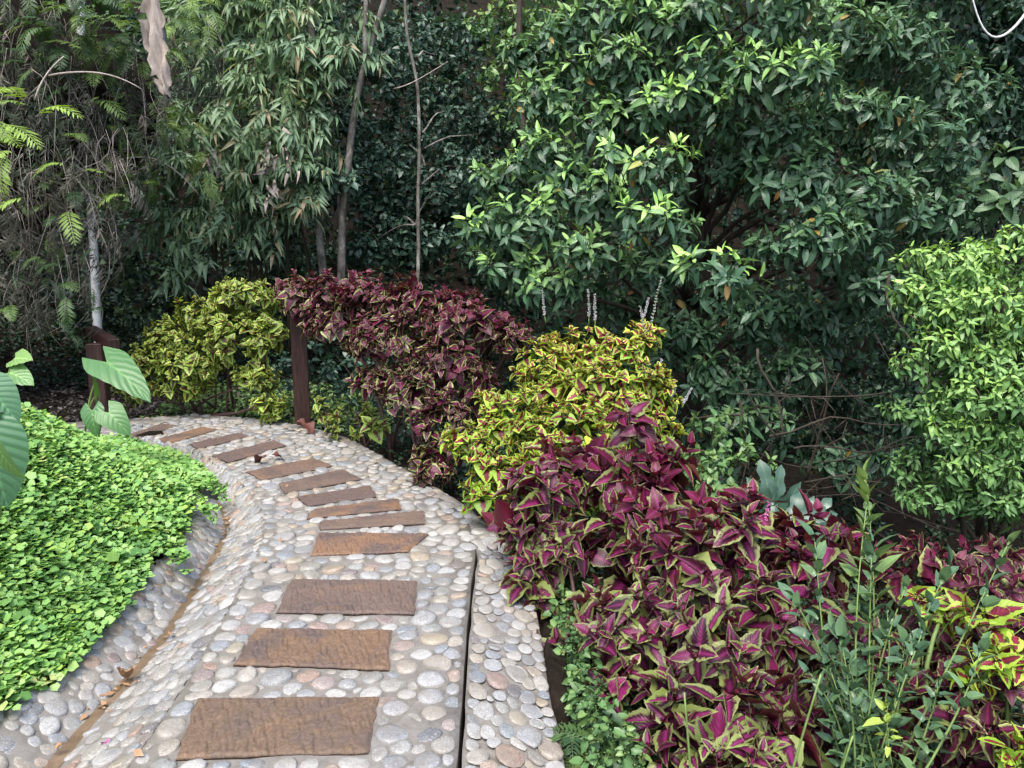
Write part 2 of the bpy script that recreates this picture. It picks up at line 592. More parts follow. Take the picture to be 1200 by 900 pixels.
ov = lambda y: max(0, math.sin(math.pi * y ** .62)) ** .9            # ovate, widest near base
el = lambda y: math.sin(math.pi * y) ** .85                           # elliptic
la = lambda y: max(0, math.sin(math.pi * y ** .7)) ** 1.1             # lanceolate
TP = {
    'coleus_hi': [leaf_tpl(.3, ov, 8, 5, .3, .34, .07), leaf_tpl(.34, ov, 8, 5, .15, .5, .07, wave=.2), leaf_tpl(.27, ov, 8, 5, .6, .15, .07), leaf_tpl(.31, ov, 8, 5, .1, .25, .07, twist=.4), leaf_tpl(.24, ov, 8, 5, 1.1, .3, .07)],
    'coleus': [leaf_tpl(.33, ov, 5, 3, .3, .32), leaf_tpl(.37, ov, 5, 3, .15, .45), leaf_tpl(.30, ov, 5, 3, .5, .15)],
    'coleus_round': [leaf_tpl(.4, ov, 5, 3, .25, .3), leaf_tpl(.44, ov, 5, 3, .15, .45), leaf_tpl(.37, ov, 5, 3, .45, .15)],
    'tree': [leaf_tpl(.155, el, 5, 3, .3, .3), leaf_tpl(.17, el, 5, 3, .45, .5), leaf_tpl(.145, el, 5, 3, .2, .15, twist=.4)],
    'wide': [leaf_tpl(.21, el, 6, 3, .3, .25), leaf_tpl(.23, el, 6, 3, .45, .4)],
    'small': [leaf_tpl(.24, el, 4, 3, .4, .25), leaf_tpl(.22, el, 4, 3, .2, .4), leaf_tpl(.26, el, 4, 3, .5, .1, twist=.5)],
    'far': [leaf_tpl(.24, el, 2, 3, .4, .25), leaf_tpl(.28, el, 2, 3, .2, .4)],
    'bamboo': [leaf_tpl(.085, la, 4, 3, .3, .2), leaf_tpl(.095, la, 4, 3, .4, .4)],
    'shrub': [leaf_tpl(.17, el, 4, 3, .35, .45), leaf_tpl(.2, el, 4, 3, .5, .7), leaf_tpl(.16, el, 4, 3, .3, .3, twist=.4)],
}


def clover_tpl(k, seed):
    r = np.random.default_rng(seed)
    Vs, Qs, Ts, U, n = [], [], [], [], 0
    for i in range(k):
        V, Q, T, uv = leaf_tpl(.37, lambda y: (0, .72, .95, 0)[int(round(y * 3))], 3, 2, .15, .1)
        V[:, 1] += .1 * np.sin(np.pi * np.clip(V[:, 1], 0, 1))
        a = i * 2 * math.pi / k + r.normal(0, .12) + (.35 if i % 2 else -.1)
        tl = r.normal(.25, .15)
        V = V * r.uniform(.85, 1.1)
        y, z = V[:, 1] * math.cos(tl) - V[:, 2] * math.sin(tl), V[:, 1] * math.sin(tl) + V[:, 2] * math.cos(tl)
        V = np.stack([V[:, 0] * math.cos(a) - y * math.sin(a), V[:, 0] * math.sin(a) + y * math.cos(a), z], -1)
        Vs.append(V)
        Qs.append(Q + n)
        Ts.append(T + n)
        U.append(uv)
        n += len(V)
    return np.vstack(Vs), np.vstack(Qs), np.vstack(Ts), np.vstack(U)


TP['clover'] = [clover_tpl(4, s) for s in range(4)]


def frond_tpl(seed, pairs=12, droop=.7, dead=False):
    """a fern frond, length 1 along +Y, drooping to -Z; every pinna a folded blade"""
    r = np.random.default_rng(seed)
    V, Q, T, U = [], [], [], []
    t = np.linspace(0, 1, pairs + 1)
    ax = np.stack([np.sin(t * r.normal(0, .5)) * .15, t * (1 - .3 * droop * t), .15 * t - droop * t ** 2 * .8], -1)
    for i in range(pairs):                       # rachis
        n = len(V)
        w = .006
        V += [ax[i] + (-w, 0, 0), ax[i] + (w, 0, 0), ax[i + 1] + (w, 0, 0), ax[i + 1] + (-w, 0, 0)]
        U += [(.5, 0)] * 4
        Q.append((n, n + 1, n + 2, n + 3))
    for i in range(1, pairs + 1):
        tt = i / pairs
        L = .26 * math.sin(math.pi * min(1, .12 + tt * .88)) ** .8 + .02
        tan = ax[i] - ax[i - 1]
        tan /= np.linalg.norm(tan)
        for s in (-1, 1):
            if dead and r.random() < .25:
                continue
            d = np.array([s * 1., 0, 0]) * .9 + tan * (.45 + .2 * tt) + r.normal(0, .08 if not dead else .4, 3)
            if dead:
                d[2] -= .5
            d /= np.linalg.norm(d)
            wv = tan * L * (.16 if not dead else .12)
            b = ax[i]
            n = len(V)
            dz = np.array([0, 0, -.25 * L])
            V += [b, b + d * L * .45 + wv + dz * .2, b + d * L * .45 - wv + dz * .2, b + d * L + dz]
            U += [(.5, .3), (.9, .6), (.1, .6), (.5, 1)]
            if s > 0:
                Q.append((n, n + 2, n + 3, n + 1))
            else:
                Q.append((n, n + 1, n + 3, n + 2))
    return np.array(V), np.array(Q), np.zeros((0, 3), int), np.array(U)


TP['fern'] = [frond_tpl(s, 13, .6 + .15 * s) for s in range(3)]
TP['dead_fern'] = [frond_tpl(10 + s, 11, .9, True) for s in range(4)]

# ------------------------------------------------------------------ plants: collected first, leaves chosen as parts later
PLANTS = []


class Plant:
    def __init__(self, root, tpl, mat, parts=300, name='leaf', fname='foliage'):
        self.root, self.tpl, self.mat, self.parts, self.pname, self.fname = root, TP[tpl], mat, parts, name, fname
        self.P, self.D, self.N, self.S, self.Y, self.W = [], [], [], [], [], []
        PLANTS.append(self)

    def add(self, P, D, N, S, Y, W=None):
        n = len(P)
        self.P.append(np.asarray(P, float))
        self.D.append(np.asarray(D, float))
        self.N.append(np.asarray(N, float))
        self.S.append(np.broadcast_to(S, (n,)).astype(float))
        self.Y.append(np.broadcast_to(Y, (n,)).astype(float))
        self.W.append(np.broadcast_to(1. if W is None else W, (n,)).astype(float))

    def finish(self):
        for k in 'PDNSYW':
            setattr(self, k, np.concatenate(getattr(self, k)))
        n = len(self.P)
        d = nrm(self.D)
        z = nrm(self.N - d * (self.N * d).sum(-1, keepdims=True) + 1e-6)
        x = np.cross(d, z)
        self.A = np.stack([x * (self.S * self.W)[:, None], d * self.S[:, None], z * self.S[:, None]], -1)   # columns
        self.V = rng.integers(0, len(self.tpl), n)
        self.Rn = rng.random(n)


def lobe_pts(lobes, dens, cam_bias=.75, zmin=-.35, depth=.9, shell=.35):
    """tips of shoots on and under the outside of each leaf mass; a lobe is (u, v, Y, ru, rv, young)"""
    P, D, Yg, Li = [], [], [], []
    for li, lb in enumerate(lobes):
        c = at(*lb[:3])
        dist = np.linalg.norm(c - (0, 0, CAMH))
        rx, rz = lb[3] * dist / FPX, lb[4] * dist / FPX
        ry = depth * .5 * (rx + rz)
        n = max(3, int(dens * (rx * rz + .5 * ry * (rx + rz)) * 1.6))
        k = rng.normal(size=(n * 4, 3))
        k = nrm(k)
        keep = (rng.random(len(k)) < np.where(k[:, 1] > .25, 1 - cam_bias, 1.)) & (rng.random(len(k)) < np.where(k[:, 2] < zmin, .3, 1.))
        k = k[keep][:n]
        r = 1 - shell * rng.random(len(k)) ** 1.6
        q = c + k * np.array([rx, ry, rz]) * r[:, None]
        q = q + (np.stack([noise3(q + 9 * s, 3.0 / max(rx, .2) * .5) for s in (1, 2, 3)], -1) - .5) * .5 * rx
        P.append(q)
        d = nrm(k * (1, 1, .8) + (0, 0, .55) + rng.normal(0, .25, k.shape))
        D.append(d)
        Yg.append(np.clip(lb[5] * (.6 + .8 * rng.random(len(k))) * sstep(-.4, .5, k[:, 2]), 0, 1))
        Li.append(np.full(len(k), li))
    return np.concatenate(P), np.concatenate(D), np.concatenate(Yg), np.concatenate(Li)


def frame(D):
    ref = np.where(np.abs(D[:, 2:3]) > .9, np.array([[1., 0, 0]]), np.array([[0, 0, 1.]]))
    a = nrm(np.cross(D, ref))
    return a, np.cross(D, a)


def decussate(pl, P, D, Yg, size, pairs=4, inter=.25, a0=28, a1=88, grow=(.45, 1.), droop=.25, jit=.18, young_k=1., wj=.12):
    """opposite leaf pairs, small and upright at the tip, spreading lower down (coleus)"""
    size = size * np.clip(np.exp(rng.normal(0, .22, len(P))), .6, 1.5)
    a, b = frame(D)
    ph = rng.random(len(P)) * math.pi
    for k in range(pairs):
        t = k / max(1, pairs - 1)
        ang = R(a0 + (a1 - a0) * t)
        sz = size * (grow[0] + (grow[1] - grow[0]) * min(1, t * 1.4))
        base = P - D * (inter * size * k)[:, None]
        for s in (0, 1):
            q = ph + k * math.pi / 2 + s * math.pi
            rad = np.cos(q)[:, None] * a + np.sin(q)[:, None] * b
            d = D * math.cos(ang) + rad * math.sin(ang) + rng.normal(0, jit, P.shape)
            d[:, 2] -= droop * t
            d = nrm(d)
            n = nrm(D * math.sin(ang) - rad * math.cos(ang) + np.array([0, 0, .5]) + rng.normal(0, jit, P.shape))
            keep = rng.random(len(P)) > .06 + .1 * t
            S = sz * np.exp(rng.normal(0, .14, len(P)))
            pl.add((base + rad * .05 * sz[:, None])[keep], d[keep], n[keep], S[keep], (np.clip(Yg * young_k * (1 - .8 * t) , 0, 1))[keep],
                   np.exp(rng.normal(0, wj, len(P)))[keep])


def whorl(pl, P, D, Yg, size, n=8, a0=25, a1=110, inter=.55, droop=.35, jit=.2, ytop=.45, grow=.55):
    """spiral of leaves crowded at the shoot end; the youngest stand up at the tip"""
    a, b = frame(D)
    ph = rng.random(len(P)) * 6.28
    for k in range(n):
        t = k / max(1, n - 1)
        ang = R(a0 + (a1 - a0) * t)
        q = ph + k * 2.399
        rad = np.cos(q)[:, None] * a + np.sin(q)[:, None] * b
        d = D * math.cos(ang) + rad * math.sin(ang) + rng.normal(0, jit, P.shape)
        d[:, 2] -= droop * t
        d = nrm(d)
        nn = nrm(D * math.sin(ang) - rad * math.cos(ang) + np.array([0, 0, .45]) + rng.normal(0, jit, P.shape))
        S = size * (grow + (1 - grow) * min(1, t * 1.8)) * np.exp(rng.normal(0, .15, len(P)))
        keep = rng.random(len(P)) > .08
        pl.add((P - D * inter * size * t)[keep], d[keep], nn[keep], S[keep], np.clip(Yg * sstep(ytop + .25, ytop - .25, np.full(len(P), t)) * 1.0, 0, 1)[keep])


def pinnate(pl, P, D, Yg, size, n=5, jit=.15, spread=42, wob=.0, drp=.35):
    """flat drooping spray, leaves on two sides (bamboo)"""
    side = nrm(np.cross(D, rng.normal(0, .5, D.shape) + (0, 0, 1)) + 1e-6)
    up = np.cross(side, D)
    for k in range(n):
        for s in (-1, 1):
            base = P + D * size * .33 * (k - n + 1) + np.array([0, 0, -.02 * size]) * k
            ang = R(spread) * (1 - .5 * k / n)
            d = D * math.cos(ang) + side * s * math.sin(ang) + rng.normal(0, jit, P.shape)
            d[:, 2] -= drp
            nn = up + rng.normal(0, jit, P.shape)
            S = size * np.exp(rng.normal(0, .18, len(P)))
            keep = rng.random(len(P)) > .1
            pl.add(base[keep], nrm(d)[keep], nn[keep], S[keep], Yg[keep])


def twigs(root, P, D, L, r, mat, sel=1., name='twigs'):
    m = MB()
    idx = np.where(rng.random(len(P)) < sel)[0]
    for i in idx:
        q = np.array([P[i] - D[i] * L * .95 + (0, 0, -.25 * L), P[i] - D[i] * L * .5 + (0, 0, -.04 * L), P[i]])
        m.add(*tube(q, [r, r * .8, r * .4], 3))
    part(name, m.mesh(name, mat), root, 'stuff')


def stems(root, base, ends, r0, r1, mat, name='stem', spread=.15, wob=.06, sides=6, lift=.55):
    base = np.asarray(base, float)
    for e in ends:
        b = base + np.append(rng.normal(0, spread, 2), 0)
        mid = b * (1 - lift) + np.asarray(e) * lift
        mid[2] = b[2] + (e[2] - b[2]) * .72
        mid[:2] = b[:2] * .55 + np.asarray(e)[:2] * .45
        q = wobble(bez(b, mid, e, 8), wob, 2.5, rng.random() * 50)
        m = MB()
        m.add(*tube(q, np.linspace(r0, r1, 8) * rng.uniform(.8, 1.2), sides))
        part(name, m.mesh(name, mat), root)


def ctr(lobes):
    return np.array([at(*l[:3]) for l in lobes])


# ------------------------------------------------------------------ the path: cross-section lines read on the ground plane
IMG = {  # rows from near to far
    'A': [(-40, 900), (45, 830), (125, 755), (190, 690), (240, 630), (243, 593), (226, 566.5), (190, 544), (150, 530), (102, 520), (60, 530)],
    'G': [(60, 900), (130, 820), (190, 750), (235, 680), (265, 622), (258, 595), (238, 567), (203, 543), (163, 528), (116, 518), (72, 527)],
    'L': [(150, 900), (205, 820), (250, 745), (285, 680), (307, 625), (298, 590), (273, 562), (238, 538), (195, 523), (148, 512), (100, 519)],
    'J': [(537, 900), (543, 820), (548, 745), (554, 680), (557, 640), (536, 598), (466, 556), (392, 516), (318, 499), (240, 492.5), (166, 496.5)],
    'K': [(662, 900), (645, 820), (634, 750), (622, 695), (592, 646), (546, 601), (474, 557), (400, 517), (324, 499.5), (241, 492), (165, 496)],
}
ZL = {'A': .0, 'G': -.1, 'L': 0., 'J': 0., 'K': -.05}
LN = {}


def smooth_line(p, n=480):
    p = np.vstack([2 * p[0] - p[1], p, 2 * p[-1] - p[-2]])
    out = []
    m = len(p) - 3
    for s in np.linspace(0, m - 1e-6, n):
        i = int(s)
        t = s - i
        a, b, c, d = p[i:i + 4]
        out.append(.5 * (2 * b + (c - a) * t + (2 * a - 5 * b + 4 * c - d) * t * t + (3 * b - a - 3 * c + d) * t ** 3))
    return np.array(out)


for k, pts in IMG.items():
    p = np.array([on_ground(u, v, ZL[k]) for u, v in pts])
    d = p[0] - p[1]
    d = nrm(np.array([d[0] * .35, d[1], 0]))
    e = nrm(p[-1] - p[-2])
    p = np.vstack([p[0] + d * 3.6, p[0] + d * 1.8, p, p[-1] + e * .5, p[-1] + e * 1.1])
    p[:, 2] = ZL[k]
    LN[k] = smooth_line(p)
NS = len(LN['A'])
tang = nrm(np.gradient(LN['J'], axis=0))
outw = np.stack([tang[:, 1], -tang[:, 0], 0 * tang[:, 0]], -1)                 # to the right of travel
tanA = nrm(np.gradient(LN['A'], axis=0))
outA = np.stack([-tanA[:, 1], tanA[:, 0], 0 * tanA[:, 0]], -1)                 # to the left, up the bank
LN['K'][:, 2] = -.05 + .045 * sstep(192, 216, np.arange(NS))
LN['M'] = LN['K'] + outw * .07 + (0, 0, -.45)
LN['B'] = LN['A'] + outA * .12 + (0, 0, .02)


def strip(lines, name, mat, amp=.006, sub=3):
    rows = []
    for a, b in zip(lines[:-1], lines[1:]):
        for i in range(sub):
            rows.append(a + (b - a) * i / sub)
    rows.append(lines[-1])
    V = np.stack(rows, 1)
    nr = V.shape[1]
    V[:, 1:-1, 2] += (noise3(V[:, 1:-1], 9.) - .5) * amp * 2
    n = V.shape[0]
    i, j = np.meshgrid(np.arange(n - 1), np.arange(nr - 1), indexing='ij')
    q = (i * nr + j).ravel()
    Q = np.stack([q, q + 1, q + nr + 1, q + nr], -1)
    return new_mesh(name, V.reshape(-1, 3), Q, mat=mat)


def cross(z):
    return np.array([0, 0, z])


jw = (sstep(208, 192, np.arange(NS)) * (.6 + .8 * noise3(LN['J'], 7.)))[:, None]
jl = LN['J'] - outw * (.0065 * jw + .0004)
jr = LN['J'] + outw * (.0085 * jw + .0004)
path = struct('path', strip([LN['L'] + cross(-.3), LN['L'], jl, jl + cross(-.2)], 'path', M['mortar'], .005, 6), 'pale mortar path set with river pebbles and brown stone slabs')
drain = struct('drain_channel', strip([LN['B'] + cross(-.4), LN['B'], LN['G'] * .97 + LN['B'] * .03, LN['G'] + (LN['L'] - LN['G']) * .06, LN['L'] + (LN['G'] - LN['L']) * .02 + cross(-.004)], 'drain_channel', M['mortar'], .005, 4), 'pebble lined drain channel beside the path')
kerb = struct('path_kerb', strip([jr + cross(-.2), jr, jr * .45 + LN['K'] * .55 + cross(.012), LN['K'], LN['M']], 'path_kerb', M['mortar'], .008, 3), 'sloping pebble kerb right of the path joint')
sl = strip([LN['G'] + (LN['B'] - LN['G']) * .07 + cross(.002), LN['G'] + cross(.007), LN['G'] + (LN['L'] - LN['G']) * .1 + cross(.0)], 'mud', M['mud'], .006, 2)
part('mud', sl, drain, 'stuff')

# ------------------------------------------------------------------ terrain: one sheet to the horizon
kA, kJ = kdtree.KDTree(NS), kdtree.KDTree(NS)
for i in range(NS):
    kA.insert((LN['B'][i][0], LN['B'][i][1], 0), i)
    kJ.insert((LN['K'][i][0], LN['K'][i][1], 0), i)
kA.balance()
kJ.balance()


def terrain(xy):
    z = np.empty(len(xy))
    for i, (x, y) in enumerate(xy):
        _, a, da = kA.find((x, y, 0))
        _, b, db = kJ.find((x, y, 0))
        sa = (x - LN['B'][a][0]) * outA[a][0] + (y - LN['B'][a][1]) * outA[a][1]
        sb = (x - LN['K'][b][0]) * outw[b][0] + (y - LN['K'][b][1]) * outw[b][1]
        yy = max(y, LN['B'][a][1])
        hill = max(0, y - 15.5) * .9 + max(0, y - 10) * .07 + max(0, -x - 7 - max(0, 6 - y) * .8) * .35
        if sa > 0 and da < db:
            h = (.1 + .54 * float(sstep(6.9, 5.0, LN['B'][a][1]))) * float(sstep(-.1, 1.1, da)) * float(sstep(410, 340, a)) + .42 * float(sstep(6.9, 5.2, y)) * float(sstep(.8, 2.2, da))
            z[i] = h + min(hill, 16)
        elif sb > 0 and db < da:
            # beyond the kerb: a shallow bed, then the ravine
            rv = float(sstep(-2.6, 1.2, x + .18 * (y - 7)))
            z[i] = -.12 * float(sstep(0, .06, db)) - .32 * float(sstep(250, 150, b)) * float(sstep(.1, .45, db)) - rv * .55 * max(0, min(db, 5) - .9) * (1 if y < 14 else 1) + min(hill, 16) - rv * 0
        else:
            z[i] = -.32
    return z


def axis(lo, hi, near0, near1, fine, n=16):
    g = np.geomspace(.3, 1, n)
    a = near0 - (near0 - lo) * (np.geomspace(1, 60, n) - 1)[::-1] / 59
    b = near1 + (hi - near1) * (np.geomspace(1, 60, n) - 1) / 59
    return np.unique(np.concatenate([a, np.arange(near0, near1, fine), b]))


gx, gy = axis(-90, 90, -7, 5, .11), axis(-60, 160, -1.5, 12, .13)
X, Yy = np.meshgrid(gx, gy, indexing='ij')
xy = np.stack([X.ravel(), Yy.ravel()], -1)
zz = terrain(xy)
V = np.column_stack([xy, zz])
V[:, 2] += (noise3(V, 3.1) - .5) * .05 * np.where(zz > -.31, 1, 0)
i, j = np.meshgrid(np.arange(len(gx) - 1), np.arange(len(gy) - 1), indexing='ij')
q = (i * len(gy) + j).ravel()
struct('ground', new_mesh('ground', V, np.stack([q, q + len(gy), q + len(gy) + 1, q + 1], -1), mat=M['soil']))


def tz(x, y):
    return float(terrain([(x, y)])[0])


# ------------------------------------------------------------------ stone slabs
SLABS = [[(205, 893), (432, 885), (443, 818), (232, 820)], [(273, 781), (456, 787), (458, 740), (300, 738)], [(322, 720), (486, 722), (488, 682), (342, 680)],
         [(363, 653), (478, 648), (502, 627), (373, 625)], [(374, 622.5), (498, 615), (496, 599.5), (374, 612.5)], [(360, 609), (471, 598), (466, 585.5), (367, 598)],
         [(360, 594.5), (442, 583), (434, 570), (347, 583)], [(333, 580), (425, 562.5), (402, 551), (326, 567.5)], [(307, 564), (390, 547), (368, 537.5), (288, 554)],
         [(267, 543), (335, 523), (322, 517), (248, 535)], [(233, 527), (292, 512), (280, 508), (222, 521)], [(197, 521), (255, 504), (238, 501), (184, 516)], [(160, 515.5), (208, 499.5), (190, 497.5), (146, 512)]]
SLABS = [[on_ground(*c, .0)[:2] for c in s] for s in SLABS]
SLABS.insert(0, [np.array(p) for p in ((-1.0, 1.62), (-.42, 1.66), (-.44, 1.98), (-1.05, 1.96))])
SLABS.insert(0, [np.array(p) for p in ((-.98, 1.08), (-.40, 1.10), (-.42, 1.42), (-1.0, 1.4))])
SLAB_TINT = [.1, .6, 0., .08, .6, .27, .5, .22, .7, .55, .9, .78, .72, .3, .5]


def slab_mesh(c, nu, nv, seed):
    r = np.random.default_rng(seed)
    u, v = np.linspace(0, 1, nu), np.linspace(0, 1, nv)
    U, W = np.meshgrid(u, v, indexing='ij')
    P = ((1 - U) * (1 - W))[..., None] * c[0] + (U * (1 - W))[..., None] * c[1] + (U * W)[..., None] * c[2] + ((1 - U) * W)[..., None] * c[3]
    ed = np.minimum.reduce([U * .6, (1 - U) * .6, W * .3, (1 - W) * .3])
    cen = P.reshape(-1, 2).mean(0)
    # ragged outline
    od = (noise3(np.dstack([P, np.full(U.shape, seed * 3.1)]), 22.) - .5) * .014 + (noise3(np.dstack([P, np.full(U.shape, seed * 5.1)]), 7.) - .5) * .012
    P = P + (P - cen) / np.linalg.norm(P - cen, axis=-1, keepdims=True).clip(.02) * (od * sstep(.09, .0, ed))[..., None]
    h = .0135 + (noise3(np.dstack([P, np.full(U.shape, seed * 1.7)]), 6.) - .5) * .006 + (noise3(np.dstack([P, np.full(U.shape, seed * 2.7)]), 45.) - .5) * .003 + (noise3(np.dstack([P, np.full(U.shape, seed * 3.7)]), 110.) - .5) * .005
    # chisel strokes across the short side, slightly slanted
    for row in range(4):
        for cu in np.arange(.02, 1, .034):
            if r.random() < .22:
                continue
            c_, cw = cu + r.normal(0, .008), (row + .5) / 4 + r.normal(0, .07)
            L = r.uniform(.1, .3)
            x = (U - c_) * .6 + r.normal(.22, .1) * (W - cw) * .3
            h -= r.uniform(.002, .0075) * np.exp(-(x / .0042) ** 2) * sstep(L * .62, L * .25, np.abs(W - cw))
    h *= sstep(-.002, .014, ed) * .6 + .4
    top = np.dstack([P, h])
    n = nu * nv
    i, j = np.meshgrid(np.arange(nu - 1), np.arange(nv - 1), indexing='ij')
    q = (i * nv + j).ravel()
    Q = [np.stack([q, q + nv, q + nv + 1, q + 1], -1)]
    ring = np.concatenate([np.arange(nu) * nv, (nu - 1) * nv + np.arange(1, nv), np.arange(nu - 2, -1, -1) * nv + nv - 1, np.arange(nv - 2, 0, -1)])
    low = top.reshape(-1, 3)[ring].copy()
    low[:, 2] = -.05
    m = len(ring)
    k = np.arange(m)
    Q.append(np.stack([ring[k], n + k, n + (k + 1) % m, ring[(k + 1) % m]], -1)[:, ::-1])
    return new_mesh('stone_slab', np.vstack([top.reshape(-1, 3), low]), np.vstack(Q), mat=M['slab'], attrs={'rnd': np.full(n + m, SLAB_TINT[seed - 1])})


for k, c in enumerate(SLABS):
    near = 2 <= k <= 5
    part('stone_slab', slab_mesh(c, 150 if near else 44, 48 if near else 22, k + 1), path)

# ------------------------------------------------------------------ pebbles: relaxed cells, each stone fits between its neighbours
NA = 12
TH = np.arange(NA) / NA * 2 * math.pi
EV = np.stack([np.cos(TH), np.sin(TH)], -1)


def cells(S, wt, segs=None, rmax=.09):
    n = len(S)
    kd = kdtree.KDTree(n)
    for i, p in enumerate(S):
        kd.insert((p[0], p[1], 0), i)
    kd.balance()
    kn = min(15, n)
    nb = np.array([[j for _, j, _ in kd.find_n((p[0], p[1], 0), kn)] for p in S])[:, 1:]
    d = S[nb] - S[:, None]
    w = ((d ** 2).sum(-1) + wt[:, None] - wt[nb]) / 2
    de = np.einsum('nkc,ac->nka', d, EV)
    r = np.where(de > 1e-6, w[..., None] / np.maximum(de, 1e-6), 9).min(1)
    if segs is not None:
        a, b = segs
        ab = b - a
        for i in range(n):
            c = S[i]
            near = np.where(np.linalg.norm((a + b) / 2 - c, axis=1) < .45)[0]
            if len(near) == 0:
                continue
            A, AB = a[near] - c, ab[near]
            den = EV[:, None, 0] * AB[None, :, 1] - EV[:, None, 1] * AB[None, :, 0]
            den = np.where(abs(den) < 1e-9, 1e-9, den)
            t = (A[None, :, 0] * AB[None, :, 1] - A[None, :, 1] * AB[None, :, 0]) / den
            s = (A[None, :, 0] * EV[:, None, 1] - A[None, :, 1] * EV[:, None, 0]) / den
            ok = (t > 0) & (s > -.02) & (s < 1.02)
            r[i] = np.minimum(r[i], np.where(ok, t, 9).min(1) - .003)
    return np.clip(r, .004, rmax)


def relax(S, wt, segs, inside, it=4):
    for _ in range(it):
        r = cells(S, wt, segs)
        T = S + (EV[None] * (r ** 3)[..., None]).sum(1) / (r ** 2).sum(1)[:, None] * .66
        S = np.where(inside(T)[:, None], T, S)
    return S, cells(S, wt, segs)


def in_poly(P, poly):
    x, y = P[:, 0], P[:, 1]
    c = np.zeros(len(P), bool)
    j = len(poly) - 1
    for i in range(len(poly)):
        xi, yi, xj, yj = *poly[i], *poly[j]
        c ^= ((yi > y) != (yj > y)) & (x < (xj - xi) * (y - yi) / (yj - yi + 1e-12) + xi)
        j = i
    return c


PEB_RINGS = [(1.0, -.5), (.985, .2), (.87, .72), (.55, .97)]


def pebbles(root, S, r, place, hs, keep_px=True):
    """one dome per cell; place(S) gives origin and two tangents and normal in the world"""
    n = len(S)
    sh = rng.uniform(.8, .985, n)
    # round the outline
    q = r * sh[:, None]
    q = .25 * np.roll(q, 1, 1) + .5 * q + .25 * np.roll(q, -1, 1)
    q *= np.exp(rng.normal(0, .075, q.shape))
    q = .2 * np.roll(q, 1, 1) + .6 * q + .2 * np.roll(q, -1, 1)
    q = np.minimum(q, r * .985)
    mean = q.mean(1)
    ok = mean > .011
    O, A, B, N = place(S)
    h = np.clip(mean * rng.uniform(.1, .36, n), .004, .018) * hs
    tilt = rng.normal(0, .11, (n, 2))
    Vs = []
    for f, z in PEB_RINGS:
        e = EV[None] * (q * f)[..., None]
        zz = z * h[:, None] + (e * tilt[:, None]).sum(-1) * (z > 0)
        Vs.append(O[:, None] + e[..., :1] * A[:, None] + e[..., 1:] * B[:, None] + zz[..., None] * N[:, None])
    V = np.concatenate(Vs + [(O + N * h[:, None])[:, None]], 1)
    nr = len(PEB_RINGS)
    Q, T = [], []
    for k in range(nr - 1):
        for j in range(NA):
            j2 = (j + 1) % NA
            Q.append((k * NA + j, k * NA + j2, (k + 1) * NA + j2, (k + 1) * NA + j))
    for j in range(NA):
        T.append(((nr - 1) * NA + j, (nr - 1) * NA + (j + 1) % NA, nr * NA))
    Q, T = np.array(Q), np.array(T)
    u, v, dep = project(O)
    vis = (dep > .3) & (u > -30) & (u < 1230) & (v < 930) & ok
    px = np.where(vis, mean / np.maximum(dep, .3), 0)
    order = np.argsort(-px)
    sel = [i for i in order[:300] if px[i] > 0]
    for i in sel:
        me = new_mesh('pebble', V[i] - O[i], Q, T, mat=M['pebble'], attrs={'rnd': np.zeros(nr * NA + 1)})
        link('pebble', me, root, O[i])
    rest = np.array([i for i in range(n) if ok[i] and i not in set(sel)])
    if len(rest):
        nv = nr * NA + 1
        off = (np.arange(len(rest)) * nv)[:, None, None]
        part('pebbles', new_mesh('pebbles', V[rest].reshape(-1, 3), (Q[None] + off).reshape(-1, 4), (T[None] + off).reshape(-1, 3), mat=M['pebble'],
                                 attrs={'rnd': np.repeat(rng.random(len(rest)), nv)}), root, 'stuff')


def darts(n, inside, lo, hi, dmin):
    cell, out = {}, []
    C = rng.uniform(lo, hi, (n, 2))
    C = C[inside(C)]
    for p in C:
        k = (int(p[0] // dmin), int(p[1] // dmin))
        if all((p[0] - q[0]) ** 2 + (p[1] - q[1]) ** 2 > dmin * dmin for a in (-1, 0, 1) for b in (-1, 0, 1) for q in cell.get((k[0] + a, k[1] + b), ())):
            cell.setdefault(k, []).append(p)
            out.append(p)
    return np.array(out)


# main band in plan
i0, i1 = 60, 440
poly = np.vstack([LN['L'][i0:i1:4, :2] + .006, np.vstack([(LN['J'] - outw * .012)[i0:204:4, :2], (LN['K'] - outw * .008)[204:i1:4, :2]])[::-1]])
pa, pb = poly, np.roll(poly, -1, 0)
sa = np.array([s[k] for s in SLABS for k in range(4)])
sb = np.array([s[(k + 1) % 4] for s in SLABS for k in range(4)])
big_slabs = []
for s in SLABS:
    c = np.mean(s, 0)
    big_slabs.append([c + (p - c) * (1 + .025 / np.linalg.norm(p - c)) for p in s])


def inside_main(P):
    k = in_poly(P, poly)
    for s in big_slabs:
        k &= ~in_poly(P, s)
    return k


S0 = darts(60000, inside_main, (-7, .3), (.2, 7.6), .063)
wt = rng.uniform(-1, 1, len(S0)) ** 3 * .0032
S0, r0 = relax(S0, wt, (np.vstack([pa, sa]), np.vstack([pb, sb])), inside_main, 2)
flat = lambda S: (np.column_stack([S, np.full(len(S), -.001)]), np.tile([1., 0, 0], (len(S), 1)), np.tile([0, 1., 0], (len(S), 1)), np.tile([0, 0, 1.], (len(S), 1)))
pebbles(path, S0, r0, flat, 1.)


